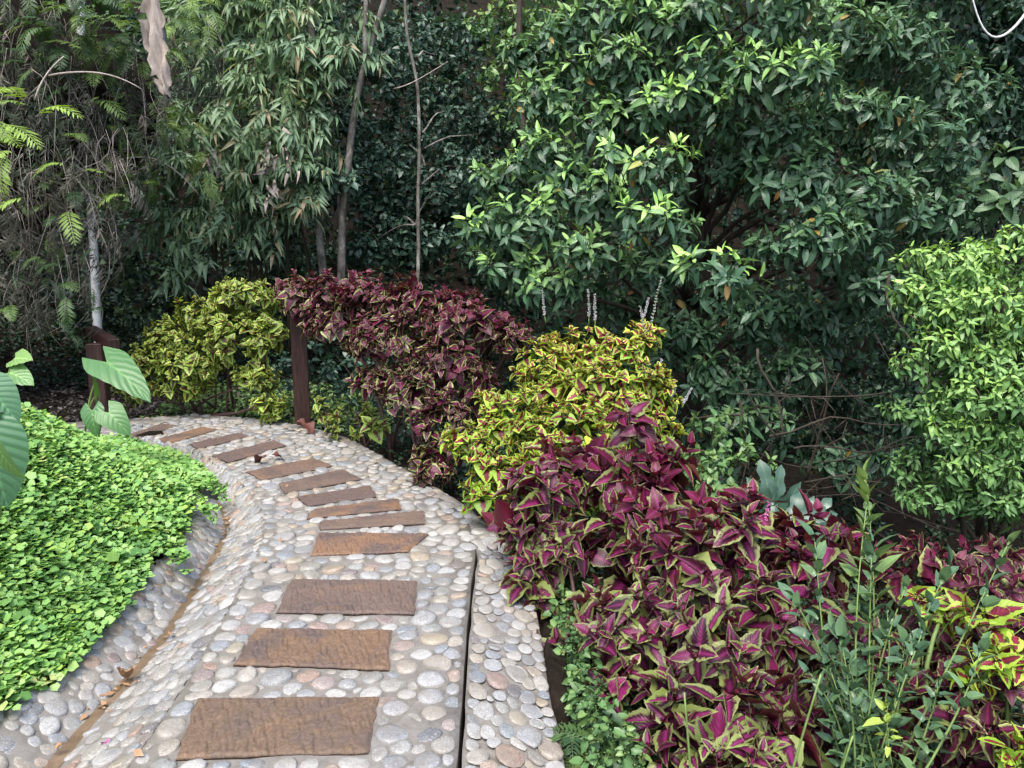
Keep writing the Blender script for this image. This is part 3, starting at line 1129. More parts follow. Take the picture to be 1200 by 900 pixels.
def band(root, la, lb, dmin, an, hs, i0, i1, zoff=-.002, wr=.0012, arch=0.):
    """pebbles on a sloping strip between two lines; an > 1 draws stones out along the strip"""
    mid = (la + lb) / 2
    s = np.concatenate([[0], np.cumsum(np.linalg.norm(np.diff(mid, axis=0), axis=1))])
    wd = np.linalg.norm(lb - la, axis=1)
    lo, hi = s[i0] / an, s[i1] / an

    def loc(S):
        ss = S[:, 0] * an
        w = np.interp(ss, s, wd)
        return ss, w, np.clip(S[:, 1] / w, 0, 1)

    def inside(S):
        w = np.interp(S[:, 0] * an, s, wd)
        return (S[:, 0] > lo) & (S[:, 0] < hi) & (S[:, 1] > .006) & (S[:, 1] < w - .006)

    def place(S):
        ss, w, t = loc(S)
        a = np.stack([np.interp(ss, s, la[:, k]) for k in range(3)], -1)
        b = np.stack([np.interp(ss, s, lb[:, k]) for k in range(3)], -1)
        tg = nrm(np.stack([np.interp(ss, s, np.gradient(mid[:, k])) for k in range(3)], -1))
        B = nrm(b - a)
        N = nrm(np.cross(tg, B))
        N = np.where(N[:, 2:] < 0, -N, N)
        A = nrm(np.cross(B, N))
        A = np.where((A * tg).sum(-1, keepdims=True) < 0, -A, A)
        O = a + (b - a) * t[:, None] + N * (zoff + arch * 4 * (t * (1 - t)))[:, None]
        return O, A * an, B, N

    S = darts(40000, inside, (lo, 0), (hi, wd[i0:i1].max()), dmin)
    w = np.interp(S[:, 0] * an, s, wd)
    ns = 260
    xs = np.linspace(lo, hi, ns)
    e0 = np.column_stack([xs, np.full(ns, .0)])
    e1 = np.column_stack([xs, np.interp(xs * an, s, wd)])
    segs = (np.vstack([e0[:-1], e1[:-1]]), np.vstack([e0[1:], e1[1:]]))
    S, r = relax(S, rng.uniform(-1, 1, len(S)) ** 3 * wr * 2, segs, inside, 2)
    pebbles(root, S, r, place, hs)


band(drain, LN['B'], LN['G'] + (LN['B'] - LN['G']) * .05, .048, 1.15, 1.0, 50, 440)
band(drain, LN['G'] + (LN['L'] - LN['G']) * .07, LN['L'], .044, 1.2, 1.1, 50, 440)
kc = jr * .45 + LN['K'] * .55 + cross(.012)
band(kerb, jr + outw * .004, LN['K'], .05, 1.3, .5, 50, 204, .004, .0012, .012)

# puddle between the slabs on the right
m = MB()
pc = on_ground(487, 806)
ang = np.arange(24) / 24 * 2 * math.pi
rr = 1 + .35 * np.sin(ang * 2 + .6) + .2 * np.sin(ang * 3 + 2)
ring = np.column_stack([pc[0] + np.cos(ang) * rr * .085, pc[1] + np.sin(ang) * rr * .2, np.full(24, .0055)])
m.add(np.vstack([ring, [[pc[0], pc[1], .0055]]]), None, [(k, (k + 1) % 24, 24) for k in range(24)])
o = struct('puddle', m.mesh('puddle', M['water']), 'shallow brown puddle between pebbles beside the second slab')

# ------------------------------------------------------------------ handrail posts
POST = thing('handrail_post', 'dark brown wooden post standing at the path edge under purple coleus', 'post', tuple(on_ground(353, 497) + (0, .05, -.12)), 'dark wooden handrail posts')
pl_ = np.array(POST.location)
mb = MB(); mb.add(*box(pl_ + (0, 0, .55), (.14, .14, 1.1), R(18)))
part('post', mb.mesh('post', M['wood'], False), POST)
mb = MB(); mb.add(*box(pl_ + (0, 0, 1.145), (.17, .17, .07), R(18)))
part('post_cap', mb.mesh('post_cap', M['wood'], False), POST)
lp = at(118, 470, 7.1)
lp[2] = -.02
P2 = thing('handrail_post', 'brown wooden post with a sloping rail end on top behind the arrow shaped leaf', 'post', tuple(lp), 'dark wooden handrail posts')
mb = MB(); mb.add(*box(lp + (0, 0, .38), (.14, .14, .78), R(12)))
part('post', mb.mesh('post', M['wood'], False), P2)
pa_, pb_ = at(134, 404, 6.95), at(107, 388, 7.5)
dd = pb_ - pa_
L = np.linalg.norm(dd)
Vb, Qb, Tb = box((0, 0, 0), (L, .1, .1))
xx = dd / L
yy_ = nrm(np.cross((0, 0, 1), xx))
zz_ = np.cross(xx, yy_)
Vb = (pa_ + pb_) / 2 + Vb[:, :1] * xx + Vb[:, 1:2] * yy_ + Vb[:, 2:] * zz_
mb = MB(); mb.add(Vb, Qb, Tb)
part('rail', mb.mesh('rail', M['wood'], False), P2)

# ------------------------------------------------------------------ coleus bushes
def bush(name, label, cat, lobes, tpl, mat, size, dens, base, parts=300, group=None, stem=M['stem_purple'], pairs=4, nstem=12, droop=.25, sr=.008, **k):
    base = np.asarray(base, float)
    root = thing(name, label, cat, tuple(base), group)
    p = Plant(root, tpl, mat, parts)
    P, D, Yg, Li = lobe_pts(lobes, dens, k.get('bias', .7), k.get('zmin', -.35))
    decussate(p, P, D, Yg, size, pairs, k.get('inter', .28), k.get('a0', 28), k.get('a1', 88), droop=droop, jit=k.get('jit', .18))
    twigs(root, P, D, size * 1.6, sr * .45, stem, .6)
    C = ctr(lobes)
    ids = np.arange(len(C)) if len(C) <= nstem else rng.choice(len(C), nstem, False)
    stems(root, base, C[ids] + (0, 0, -.02), sr * 1.5, sr * .8, stem, spread=k.get('spread', .12))
    return root, p


A_L = [(640, 590, 3.75, 55, 50, .7), (655, 540, 3.9, 38, 30, 1.), (715, 555, 3.8, 65, 45, 1.), (760, 545, 3.75, 40, 32, .9), (795, 600, 3.6, 75, 50, .8), (648, 640, 3.65, 52, 50, .35), (720, 650, 3.45, 75, 65, .5),
       (820, 665, 3.25, 95, 65, .6), (895, 625, 3.35, 70, 45, .8), (958, 655, 3.2, 55, 48, .6), (985, 640, 3.25, 25, 28, 1.), (760, 745, 3.05, 80, 70, .25), (855, 755, 2.85, 90, 70, .2), (930, 735, 2.95, 70, 70, .3),
       (690, 725, 3.2, 45, 45, .1), (850, 850, 2.55, 85, 50, .05), (780, 820, 2.7, 45, 40, .05), (930, 830, 2.65, 60, 50, .1), (655, 765, 3.15, 28, 34, .1), (625, 690, 3.5, 30, 40, .4), (612, 620, 3.75, 32, 36, .6), (715, 800, 2.85, 40, 34, .05), (800, 880, 2.5, 50, 36, .03), (880, 900, 2.4, 60, 40, .03), (735, 500, 3.75, 26, 22, 1.), (795, 535, 3.7, 26, 24, 1.)]
bush('purple_coleus', 'large deep purple coleus bush with thin green leaf margins leaning over the kerb', 'coleus', A_L, 'coleus_hi', M['col_purple'], .128, 112,
     (.45, 3.0, -.5), 300, 'coleus bushes along the path', nstem=16, spread=.28)
B_L = [(1065, 680, 3.25, 55, 38, .8), (1135, 660, 3.3, 60, 35, .8), (1195, 665, 3.2, 55, 38, .8), (1110, 735, 3.1, 60, 55, .3), (1205, 745, 3.0, 60, 60, .3), (1040, 760, 3.05, 45, 50, .2), (1150, 820, 2.8, 70, 60, .3), (1090, 850, 2.7, 60, 55, .2),
       (1200, 850, 2.6, 60, 60, .3)]
bush('purple_coleus', 'purple coleus with broad pale green margins below the bright green shrub', 'coleus', B_L, 'coleus_hi', M['col_rear'], .105, 100,
     (1.75, 3.1, -.7), 300, 'coleus bushes along the path', nstem=10, spread=.25)
C_L = [(1085, 700, 2.92, 26, 18, .2), (1110, 715, 2.85, 22, 18, .2), (1165, 740, 2.75, 40, 28, .3), (1190, 775, 2.6, 35, 30, .2), (1150, 780, 2.6, 25, 20, .3), (1195, 880, 2.4, 20, 35, .2)]
bush('yellow_coleus', 'sparse lime yellow coleus sprays poking through the purple coleus', 'coleus', C_L, 'coleus_hi', M['col_yellow'], .095, 80,
     (1.6, 2.75, -.7), 120, 'coleus bushes along the path', nstem=6, spread=.2, stem=M['stem_green'])
E_L = [(680, 405, 5.2, 52, 28, .9), (735, 405, 5.1, 42, 28, .9), (640, 435, 5.0, 45, 36, .6), (715, 455, 4.85, 65, 42, .6), (770, 460, 4.9, 22, 35, .5), (600, 490, 4.7, 55, 38, .4), (553, 520, 4.5, 34, 28, .3), (655, 515, 4.5, 75, 42, .4), (750, 500, 4.7, 45, 32, .5),
       (590, 550, 4.4, 45, 38, .2), (640, 570, 4.3, 50, 38, .2), (690, 560, 4.3, 40, 35, .2), (560, 575, 4.3, 22, 28, .1)]
YC, _ = bush('yellow_coleus', 'yellow green coleus with dark red leaf centres between two purple bushes', 'coleus', E_L, 'coleus_round', M['col_yellow'], .078, 250,
             (.22, 4.9, -.4), 300, 'coleus bushes along the path', stem=M['stem_green'], nstem=12, spread=.25)
F_L = [(352, 338, 6.45, 22, 18, .8), (350, 352, 6.9, 24, 24, .8), (335, 335, 7.0, 14, 12, .8), (390, 345, 6.35, 40, 26, .9), (440, 345, 6.2, 52, 28, 1.), (495, 360, 6.0, 55, 34, 1.), (550, 385, 5.8, 52, 38, .8), (595, 395, 5.65, 30, 22, .9), (395, 380, 6.25, 48, 26, .4), (460, 400, 5.95, 55, 36, .4),
       (530, 435, 5.65, 52, 38, .3), (485, 465, 5.6, 36, 34, .1), (525, 500, 5.35, 38, 42, .05), (440, 440, 5.9, 26, 22, .05), (510, 545, 5.2, 26, 30, 0.)]
bush('purple_coleus', 'tall purple coleus with cream leaf edges spreading behind the dark post', 'coleus', F_L, 'coleus', M['col_rear'], .09, 250,
     (-.62, 6.25, -.25), 300, 'coleus bushes along the path', nstem=12, spread=.25, sr=.011)
G_L = [(290, 350, 7.4, 42, 24, .4), (245, 365, 7.5, 38, 26, .5), (275, 392, 7.3, 52, 26, .3), (200, 398, 7.6, 34, 24, .5), (178, 428, 7.6, 36, 20, .4), (157, 455, 7.5, 20, 16, .2), (225, 428, 7.4, 40, 22, .2), (312, 400, 7.25, 22, 34, .2), (215, 455, 7.4, 35, 14, .1),
       (300, 445, 7.2, 28, 22, .1), (315, 472, 7.1, 20, 18, .05)]
bush('yellow_coleus', 'yellow edged coleus bush at the far bend of the path', 'coleus', G_L, 'coleus_round', M['col_back'], .082, 230,
     (-2.95, 7.75, -.15), 300, 'coleus bushes along the path', stem=M['stem_purple'], nstem=11, spread=.2, sr=.01)
H_L = [(385, 478, 6.75, 20, 18, .1), (420, 480, 6.5, 24, 16, .1), (398, 505, 6.45, 22, 14, 0), (440, 500, 6.2, 18, 14, 0)]
bush('young_coleus', 'small pale green coleus beside the foot of the dark post', 'coleus', H_L, 'coleus', M['col_back'], .095, 95,
     (-1.45, 6.6, -.2), 100, 'coleus bushes along the path', nstem=4, spread=.1)

# flower spikes of the yellow coleus
for (u0, v0, u1, v1, Y) in ((758, 398, 776, 326, 5.1), (697, 385, 697, 345, 5.2), (690, 380, 688, 340, 5.25), (640, 378, 634, 340, 5.3), (752, 380, 760, 350, 5.15), (768, 440, 776, 420, 4.9), (798, 478, 812, 455, 4.75), (786, 470, 792, 452, 4.8), (757, 405, 750, 360, 5.0)):
    a, b = at(u0, v0, Y), at(u1, v1, Y)
    q = wobble(np.linspace(a, b, 8), .01, 6., rng.random() * 9)
    mb = MB()
    mb.add(*tube(q, np.linspace(.0035, .0012, 8), 5))
    s = part('flower_spike', mb.mesh('flower_spike', M['stem_green']), YC)
    mb = MB()
    for t in np.linspace(.25, 1, 16):
        c = np.array([np.interp(t, np.linspace(0, 1, 8), q[:, k]) for k in range(3)])
        for k in range(3):
            an = k * 2.1 + t * 37 + rng.normal(0, .4)
            d = np.array([math.cos(an), math.sin(an), rng.uniform(.2, 1.2)]) * rng.uniform(.6, 1)
            r_ = .0036 * (1.3 - .7 * t) * rng.uniform(.7, 1.3)
            mb.add(*tube([c + d * .002, c + d * (.006 + r_), c + d * (.006 + 2 * r_)], [r_ * .4, r_, r_ * .3], 4))
    me = mb.mesh('flower_bud', M['flower'])
    o = link('flower_bud', me, s)
    co = np.empty(len(me.vertices) * 3, np.float32)
    me.vertices.foreach_get('co', co)
    me.vertices.foreach_set('co', (co.reshape(-1, 3) - np.array(YC.location)).ravel().astype(np.float32))
    o['kind'] = 'stuff'

PK, mb = at(897, 612, 3.35), MB()
for t in np.linspace(0, 1, 12):
    for k in range(3):
        d = nrm(rng.normal(0, 1, 3) + (0, 0, .6))
        c = PK + np.array([.012 * t, 0, .085 * t])
        mb.add(*tube([c, c + d * .007, c + d * .014], [.002, .0045 * (1.2 - .7 * t), .0012], 4))
thing('coleus_flower', 'small pink violet coleus flower spike standing before the lobed blue green plant', 'flower', data=mb.mesh('coleus_flower', M['petal']))

# ------------------------------------------------------------------ other shrubs near the path
def shrub(name, label, cat, lobes, tpl, mat, size, dens, base, parts=300, group=None, n=8, stem=M['twig'], sr=.012, nstem=10, **k):
    base = np.asarray(base, float)
    root = thing(name, label, cat, tuple(base), group)
    p = Plant(root, tpl, mat, parts)
    P, D, Yg, Li = lobe_pts(lobes, dens, k.get('bias', .7), k.get('zmin', -.35), shell=k.get('shell', .35))
    whorl(p, P, D, Yg, size, n, k.get('a0', 25), k.get('a1', 110), k.get('inter', .55), k.get('droop', .35), k.get('jit', .2), k.get('ytop', .45), k.get('grow', .55))
    twigs(root, P, D, size * 1.8, sr * .3, stem, .6)
    C = ctr(lobes)
    ids = np.arange(len(C)) if len(C) <= nstem else rng.choice(len(C), nstem, False)
    stems(root, base, C[ids], sr, sr * .5, stem, k.get('sname', 'branch'), k.get('spread', .1), .1)
    return root, p


K_L = [(1120, 325, 5.5, 58, 36, 1.), (1180, 305, 5.6, 60, 32, 1.), (1085, 355, 5.4, 35, 34, .9), (1150, 375, 5.3, 75, 45, .9), (1100, 420, 5.25, 48, 34, .8), (1190, 420, 5.2, 55, 55, .6), (1150, 455, 5.1, 55, 38, .7), (1085, 480, 5.3, 36, 24, .4), (1130, 510, 5.05, 45, 26, .6), (1190, 510, 5.2, 50, 45, .3),
       (1150, 550, 5.0, 40, 24, .4), (1075, 545, 5.4, 30, 24, .1), (1120, 580, 5.1, 50, 22, .15), (1185, 585, 5.1, 40, 25, .3), (1260, 400, 5.3, 60, 90, .7), (1270, 520, 5.3, 60, 60, .4)]
shrub('bright_shrub', 'rounded bright lime green shrub at the right edge before the dark thicket', 'shrub', K_L, 'shrub', M['shrub_leaf'], .08, 330,
      at(1165, 640, 5.5), 300, None, 8, sr=.02, droop=.75, ytop=.6, shell=.5, jit=.28)
N_L = [(395, 420, 7.6, 45, 40, 0.), (440, 450, 7.3, 45, 40, 0.), (480, 500, 6.6, 36, 36, 0.), (400, 470, 7.6, 36, 26, .1), (330, 440, 8.2, 30, 40, 0.), (530, 550, 5.9, 40, 34, 0.)]
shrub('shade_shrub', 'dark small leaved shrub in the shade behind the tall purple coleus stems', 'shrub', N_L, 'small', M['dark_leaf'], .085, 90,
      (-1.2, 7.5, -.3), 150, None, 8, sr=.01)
I_L = [(835, 495, 4.9, 28, 22, .3), (850, 520, 4.6, 30, 26, .3), (820, 545, 4.4, 34, 30, .2), (850, 565, 4.2, 36, 30, .2), (880, 555, 4.2, 24, 26, .3), (800, 560, 4.3, 25, 25, .2), (845, 600, 4.0, 40, 25, .2)]
shrub('small_green_shrub', 'small mid green shrub with slender shoots between yellow coleus and lobed leaf plant', 'shrub', I_L, 'small', M['small_green'], .07, 150,
      (1.1, 4.5, -.75), 200, None, 8, sr=.008, a1=95, nstem=7)


def shoot(root, plant, p0, p1, n, size, mat, r=.006, bend=.05, young=0., ang=50, t0=.12, name='stem', ydist=None):
    """a long shoot with alternate leaves"""
    p0, p1 = np.asarray(p0, float), np.asarray(p1, float)
    mid = (p0 + p1) / 2 + np.append(rng.normal(0, bend, 2), bend)
    q = bez(p0, mid, p1, 9)
    mb = MB()
    mb.add(*tube(q, np.linspace(r, r * .35, 9), 5))
    part(name, mb.mesh(name, mat), root)
    t = np.linspace(t0, 1, n)
    P = np.stack([np.interp(t, np.linspace(0, 1, 9), q[:, k]) for k in range(3)], -1)
    D = nrm(np.stack([np.interp(t, np.linspace(0, 1, 9), np.gradient(q[:, k])) for k in range(3)], -1))
    a, b = frame(D)
    ph = np.arange(n) * 2.4 + rng.random() * 6
    rad = np.cos(ph)[:, None] * a + np.sin(ph)[:, None] * b
    an = R(ang) * (1.1 - .75 * t ** 3)
    d = nrm(D * np.cos(an)[:, None] + rad * np.sin(an)[:, None] + rng.normal(0, .15, P.shape))
    nn = D * np.sin(an)[:, None] - rad * np.cos(an)[:, None] + rng.normal(0, .2, P.shape)
    plant.add(P, d, nn, size * np.exp(rng.normal(0, .18, n)), young if ydist is None else np.clip(young * t ** ydist, 0, 1), .78)


ct = thing('citrus_sapling', 'thin sapling with small glossy dark leaves rising before the purple coleus', 'sapling', (.95, 2.62, -.65))
cp = Plant(ct, 'small', M['citrus'], 260)
for (u0, v0, Y0, u1, v1, Y1, n, sz, yo) in ((985, 930, 2.5, 955, 635, 2.7, 26, .06, .1), (1010, 920, 2.55, 1014, 560, 2.85, 34, .075, .5), (1008, 920, 2.5, 1016, 590, 2.83, 22, .075, .4), (1020, 900, 2.5, 1022, 640, 2.7, 24, .06, .05), (1040, 900, 2.5, 1110, 670, 2.65, 22, .065, .1), (1050, 900, 2.5, 1180, 640, 2.6, 26, .065, .15), (1000, 900, 2.5, 930, 700, 2.6, 20, .055, 0.),
                                        (1000, 930, 2.45, 980, 740, 2.5, 24, .055, 0.), (1030, 930, 2.45, 1060, 760, 2.5, 24, .055, 0.), (1020, 940, 2.4, 1000, 800, 2.4, 24, .05, 0.), (990, 940, 2.4, 950, 790, 2.42, 22, .05, 0.), (1050, 940, 2.4, 1100, 800, 2.4, 20, .05, 0.), (1010, 940, 2.4, 1040, 720, 2.6, 24, .055, .1), (980, 940, 2.35, 1010, 840, 2.35, 20, .05, 0.), (1060, 940, 2.35, 1150, 760, 2.4, 20, .055, .1)) + tuple((rng.uniform(990, 1060), 980, 2.35, rng.uniform(960, 1080), rng.uniform(690, 850), rng.uniform(2.3, 2.55), 22, .05, 0.) for _ in range(9)):
    shoot(ct, cp, at(u0, v0, Y0), at(u1, v1, Y1), n, sz * 1.3, M['stem_green'], .005, .04, yo, 46, .1, 'stem', 2.)
sd = thing('seedling', 'pale lime seedling with a few soft leaves low in the coleus', 'seedling', tuple(at(1040, 900, 2.3)))
sp_ = Plant(sd, 'small', M['citrus'], 20)
shoot(sd, sp_, at(1046, 900, 2.3), at(1040, 830, 2.3), 9, .055, M['stem_green'], .003, .01, 1., 75, .35)
for (u0, v0, u1, v1, Y, lab) in ((912, 905, 962, 790, 2.3, 'bare pale green stalk crossing the coleus just below its middle'), (968, 905, 1000, 862, 2.25, 'short bare pale stalk beside the lime seedling'), (815, 905, 803, 812, 2.35, 'thin upright pale stalk between low purple coleus leaves')):
    mb = MB()
    mb.add(*tube(wobble(np.linspace(at(u0, v0 + 60, Y), at(u1, v1, Y), 7), .006, 4.), np.linspace(.005, .003, 7), 6))
    thing('bare_stalk', lab, 'stalk', group='bare pale stalks', data=mb.mesh('bare_stalk', M['stem_green']))


# lobed philodendron
def lobed_blade(fingers, seed, L=1.):
    """deeply lobed leaf: fingers fan out from a narrow central plate; base at origin along +Y"""
    r = np.random.default_rng(seed)
    V, Q, T, U, n = [], [], [], [], 0
    def blade(w, L, ang, off, prof, zc):
        nonlocal n
        v, q, t, uv = leaf_tpl(w, prof, 12, 3, .25, zc, 0.)
        v = v * (L, L, L)
        v[:, 0] += r.normal(0, .05) * np.sin(v[:, 1] / L * 3)
        v[:, 2] += .012 * np.sin(v[:, 1] * 19 + ang * 5)
        x, y = v[:, 0] * math.cos(ang) + v[:, 1] * math.sin(ang), -v[:, 0] * math.sin(ang) + v[:, 1] * math.cos(ang)
        V.append(np.stack([x, y + off, v[:, 2] - .22 * off * off + .004 * len(V) % .02], -1))
        Q.append(q + n)
        T.append(t + n)
        U.append(uv)
        n += len(v)
    for k in range(fingers):
        f = k / (fingers - 1) * 2 - 1
        ph_ = r.uniform(0, 1)
        blade(.15, (1 - .3 * f * f) * r.uniform(.85, 1.1), f * R(100) + r.normal(0, .07), .03,
              lambda y: (.42 + .58 * math.sin(math.pi * min(.9, y ** 1.1)) ** .8) * (1 + .28 * math.sin(14 * y + 6 * ph_)) * (1 if y < .9 else .7), .32)
    return np.vstack(V), np.vstack(Q), np.vstack(T), np.vstack(U)


TP['philo'] = [lobed_blade(8, 1), lobed_blade(7, 2)]
ph = thing('lobed_philodendron', 'blue green plant with large deeply lobed leaves above the purple coleus', 'plant', (1.35, 4.3, -.9))
pp = Plant(ph, 'philo', M['philo'], 20)
for (u, v, Y, dx, dy, dz, s) in ((903, 598, 3.95, .05, -.12, 1., .25), (918, 618, 3.85, .9, -.3, .1, .25), (885, 612, 4.05, -.9, -.2, .35, .19), (940, 612, 4.15, .8, -.2, .5, .2)):
    p = at(u, v, Y)
    pp.add([p], [(dx, dy, dz)], [(-dx * .2, -.85, .45)], s, 0.)
    mb = MB()
    mb.add(*tube(bez(np.array(ph.location), (np.array(ph.location) + p) / 2 + (0, 0, .15), p, 8), np.linspace(.011, .006, 8), 6))
    part('petiole', mb.mesh('petiole', M['stem_green']), ph)

# ferns and low leaves right of the kerb
fr = thing('ground_fern', 'low fresh green fern in the bottom gap between kerb and coleus', 'fern', (.3, 2.5, -.3))
fp = Plant(fr, 'fern', M['fern'], 60, 'frond')
for _ in range(34):
    c = at(rng.uniform(655, 740), rng.uniform(850, 905), rng.uniform(2.35, 2.75))
    d = nrm(np.append(rng.normal(0, .7, 2), .35))
    fp.add([c - d * .08], [d], [(0, -.2, 1)], rng.uniform(.12, .22), rng.uniform(0, .5))
mb = MB()
mb.add(*tube([(.3, 2.5, -.35), (.31, 2.5, -.27), (.33, 2.5, -.2)], [.02, .018, .01], 6))
part('rootstock', mb.mesh('rootstock', M['twig']), fr)

# ------------------------------------------------------------------ taro and quilted leaf plants on the left bank
def heart(w, back, seed, segs=10, curl=.25, fold=.15):
    """arrow/heart blade: base of midrib at origin, tip +Y, two rear lobes"""
    n = segs
    V, U, Q = [], [], []
    ys = np.linspace(-back, 1, n + 1)
    ac = 7
    for i, y in enumerate(ys):
        if y < 0:
            t = (y + back) / back
            h = w * (.55 + .45 * math.sin(t * math.pi / 2))
            inner = .5 * (1 - t) * w
        else:
            h = w * (1 - y) ** .72 * (1 + .25 * y)
            inner = 0
        for k in range(ac):
            x = k / (ac - 1) * 2 - 1
            s = np.sign(x) if x else 0
            xx = s * (inner + (h - inner) * abs(x)) if x else 0
            yy = y if x or y >= 0 else 0.
            if x == 0 and y < 0:
                yy = y * .05
            V.append((xx, yy, fold * abs(xx) - curl * max(0, y) ** 2 - .25 * curl * (xx / w) ** 2 + .02 * math.sin(y * 26 + abs(x) * 4) * abs(x)))
            U.append((.5 + .5 * x, .5 + .5 * y))
    for i in range(n):
        for k in range(ac - 1):
            q = i * ac + k
            Q.append((q, q + 1, q + ac + 1, q + ac))
    return np.array(V, float), np.array(Q), np.zeros((0, 3), int), np.array(U)


TP['taro'] = [heart(.36, .38, 1, 12)]
TP['round'] = [heart(.5, .4, 2, 12, .35)]
ta = thing('taro_plant', 'taro plant with one big tilted arrow shaped leaf over the ground cover', 'plant', tuple(at(95, 500, 5.6) * (1, 1, 0) + (0, 0, .1)))
tp = Plant(ta, 'taro', M['taro'], 10)
tp2 = Plant(ta, 'round', M['taro'], 10, fname='low_foliage')
tb = np.array(ta.location)


def leaf_on_stalk(pl, root, base, p, d, n, s, y=0., r=.008, w=1.):
    pl.add([p], [d], [n], s, y, w)
    mb = MB()
    base = np.asarray(base, float)
    mb.add(*tube(bez(base, np.array([(base[0] * .7 + p[0] * .3), (base[1] * .7 + p[1] * .3), p[2] * .8 + base[2] * .2]), p, 9), np.linspace(r, r * .6, 9), 6))
    part('leaf_stalk', mb.mesh('leaf_stalk', M['stem_green']), root)


leaf_on_stalk(tp, ta, tb, at(126, 425, 5.5), nrm(at(187, 468, 5.25) - at(126, 425, 5.5)), (.25, -.62, .75), .44, .0, w=.95)
leaf_on_stalk(tp2, ta, tb, at(108, 482, 5.35), (.15, -.45, -.85), (-.05, -.9, .45), .17)
leaf_on_stalk(tp2, ta, tb + (.1, 0, 0), at(128, 484, 5.3), (.75, -.3, -.6), (.2, -.8, .6), .2)
leaf_on_stalk(tp, ta, tb, at(114, 462, 5.5), (.05, -.1, 1), (1, -.3, 0), .17, .9, w=.45)
qb = at(-60, 560, 2.75)
qp = thing('quilted_leaf_plant', 'plant with large quilted drooping leaves at the left frame edge', 'plant', tuple(qb * (1, 1, 0) + (0, 0, .35)))
TP['quilt'] = [leaf_tpl(.34, lambda y: max(0, math.sin(math.pi * y ** .7)) ** .7, 12, 7, .12, .35)]
ql = Plant(qp, 'quilt', M['quilted'], 12)
qs = np.array(qp.location)
leaf_on_stalk(ql, qp, qs, at(-25, 482, 2.8), (.35, -.3, -.8), (.5, -.85, .35), .36)
leaf_on_stalk(ql, qp, qs, at(-30, 440, 2.95), (.55, -.2, -.35), (.3, -.6, .8), .24)
leaf_on_stalk(ql, qp, qs, at(-10, 505, 2.6), (.2, -.1, -.9), (-.6, -.8, .2), .2, .6)
pb0 = at(-15, 480, 3.3)
mp = thing('lobed_mallow', 'young plant with pale angular leaves on a pinkish stalk left of the path', 'plant', (pb0[0], pb0[1], .4))
TP['mallow'] = [heart(.5, .3, 4, 10, .2)]
ml = Plant(mp, 'mallow', M['quilted'], 8)
leaf_on_stalk(ml, mp, mp.location, at(18, 420, 3.3), (.75, -.45, .12), (-.15, -.75, .8), .105, 1.)
leaf_on_stalk(ml, mp, mp.location, at(12, 437, 3.25), (.85, -.35, -.2), (.1, -.6, .8), .125, .5)
leaf_on_stalk(ml, mp, mp.location, at(18, 432, 3.3), (.3, -.3, .3), (.0, -.6, .8), .04, .9)

# ------------------------------------------------------------------ ground cover on the left bank
s_ = np.concatenate([[0], np.cumsum(np.linalg.norm(np.diff(LN['B'], axis=0), axis=1))])


def bank_cover(n):
    out = []
    ii = rng.integers(70, 385, n * 3)
    d = rng.uniform(-.3, 3.2, n * 3)
    p = LN['B'][ii] + outA[ii] * d[:, None] + rng.normal(0, .02, (n * 3, 3)) * (1, 1, 0)
    u, v, w = project(p)
    ok = (w > .8) & (u > -250) & (p[:, 1] > 1.1) & (p[:, 0] > -5.2)
    ok &= ~in_poly(p, np.vstack([LN['G'][::6, :2], LN['K'][::6, :2][::-1]]))
    # thin with distance
    ok &= rng.random(len(p)) < np.clip(3.2 / np.maximum(w, .1), .25, 1)
    edge = .5 * noise3(p, 3.2) - .32
    ok &= d > np.where(ii > 262, -.3, np.where(ii > 200, .0, np.maximum(edge * .25, -.05) + .005))
    p, d = p[ok][:n], d[ok][:n]
    return p, d


p, d = bank_cover(33000)
zt = terrain(p[:, :2])
zt = np.maximum(zt, .0)
mound = (noise3(p, 2.6) - .5) * .07
hgt = rng.random(len(p)) ** .6 * .085 + mound + .02
hgt *= sstep(-.12, .15, d) * .9 + .1
p[:, 2] = zt + np.maximum(hgt, .012)
gc = link('ground_cover', None)
gc['kind'] = 'stuff'
gc['label'] = 'dense bright green clover like ground cover on the left bank'
gp = Plant(gc, 'clover', M['cover_leaf'], 0)
nn = nrm(rng.normal(0, .3, p.shape) + np.array([.1, -.12, 1]))
gp.add(p, rng.normal(0, 1, p.shape) * (1, 1, .2), nn, .042 * np.exp(rng.normal(0, .22, len(p))), np.clip(rng.random(len(p)) ** 6 * 1.0, 0, 1))

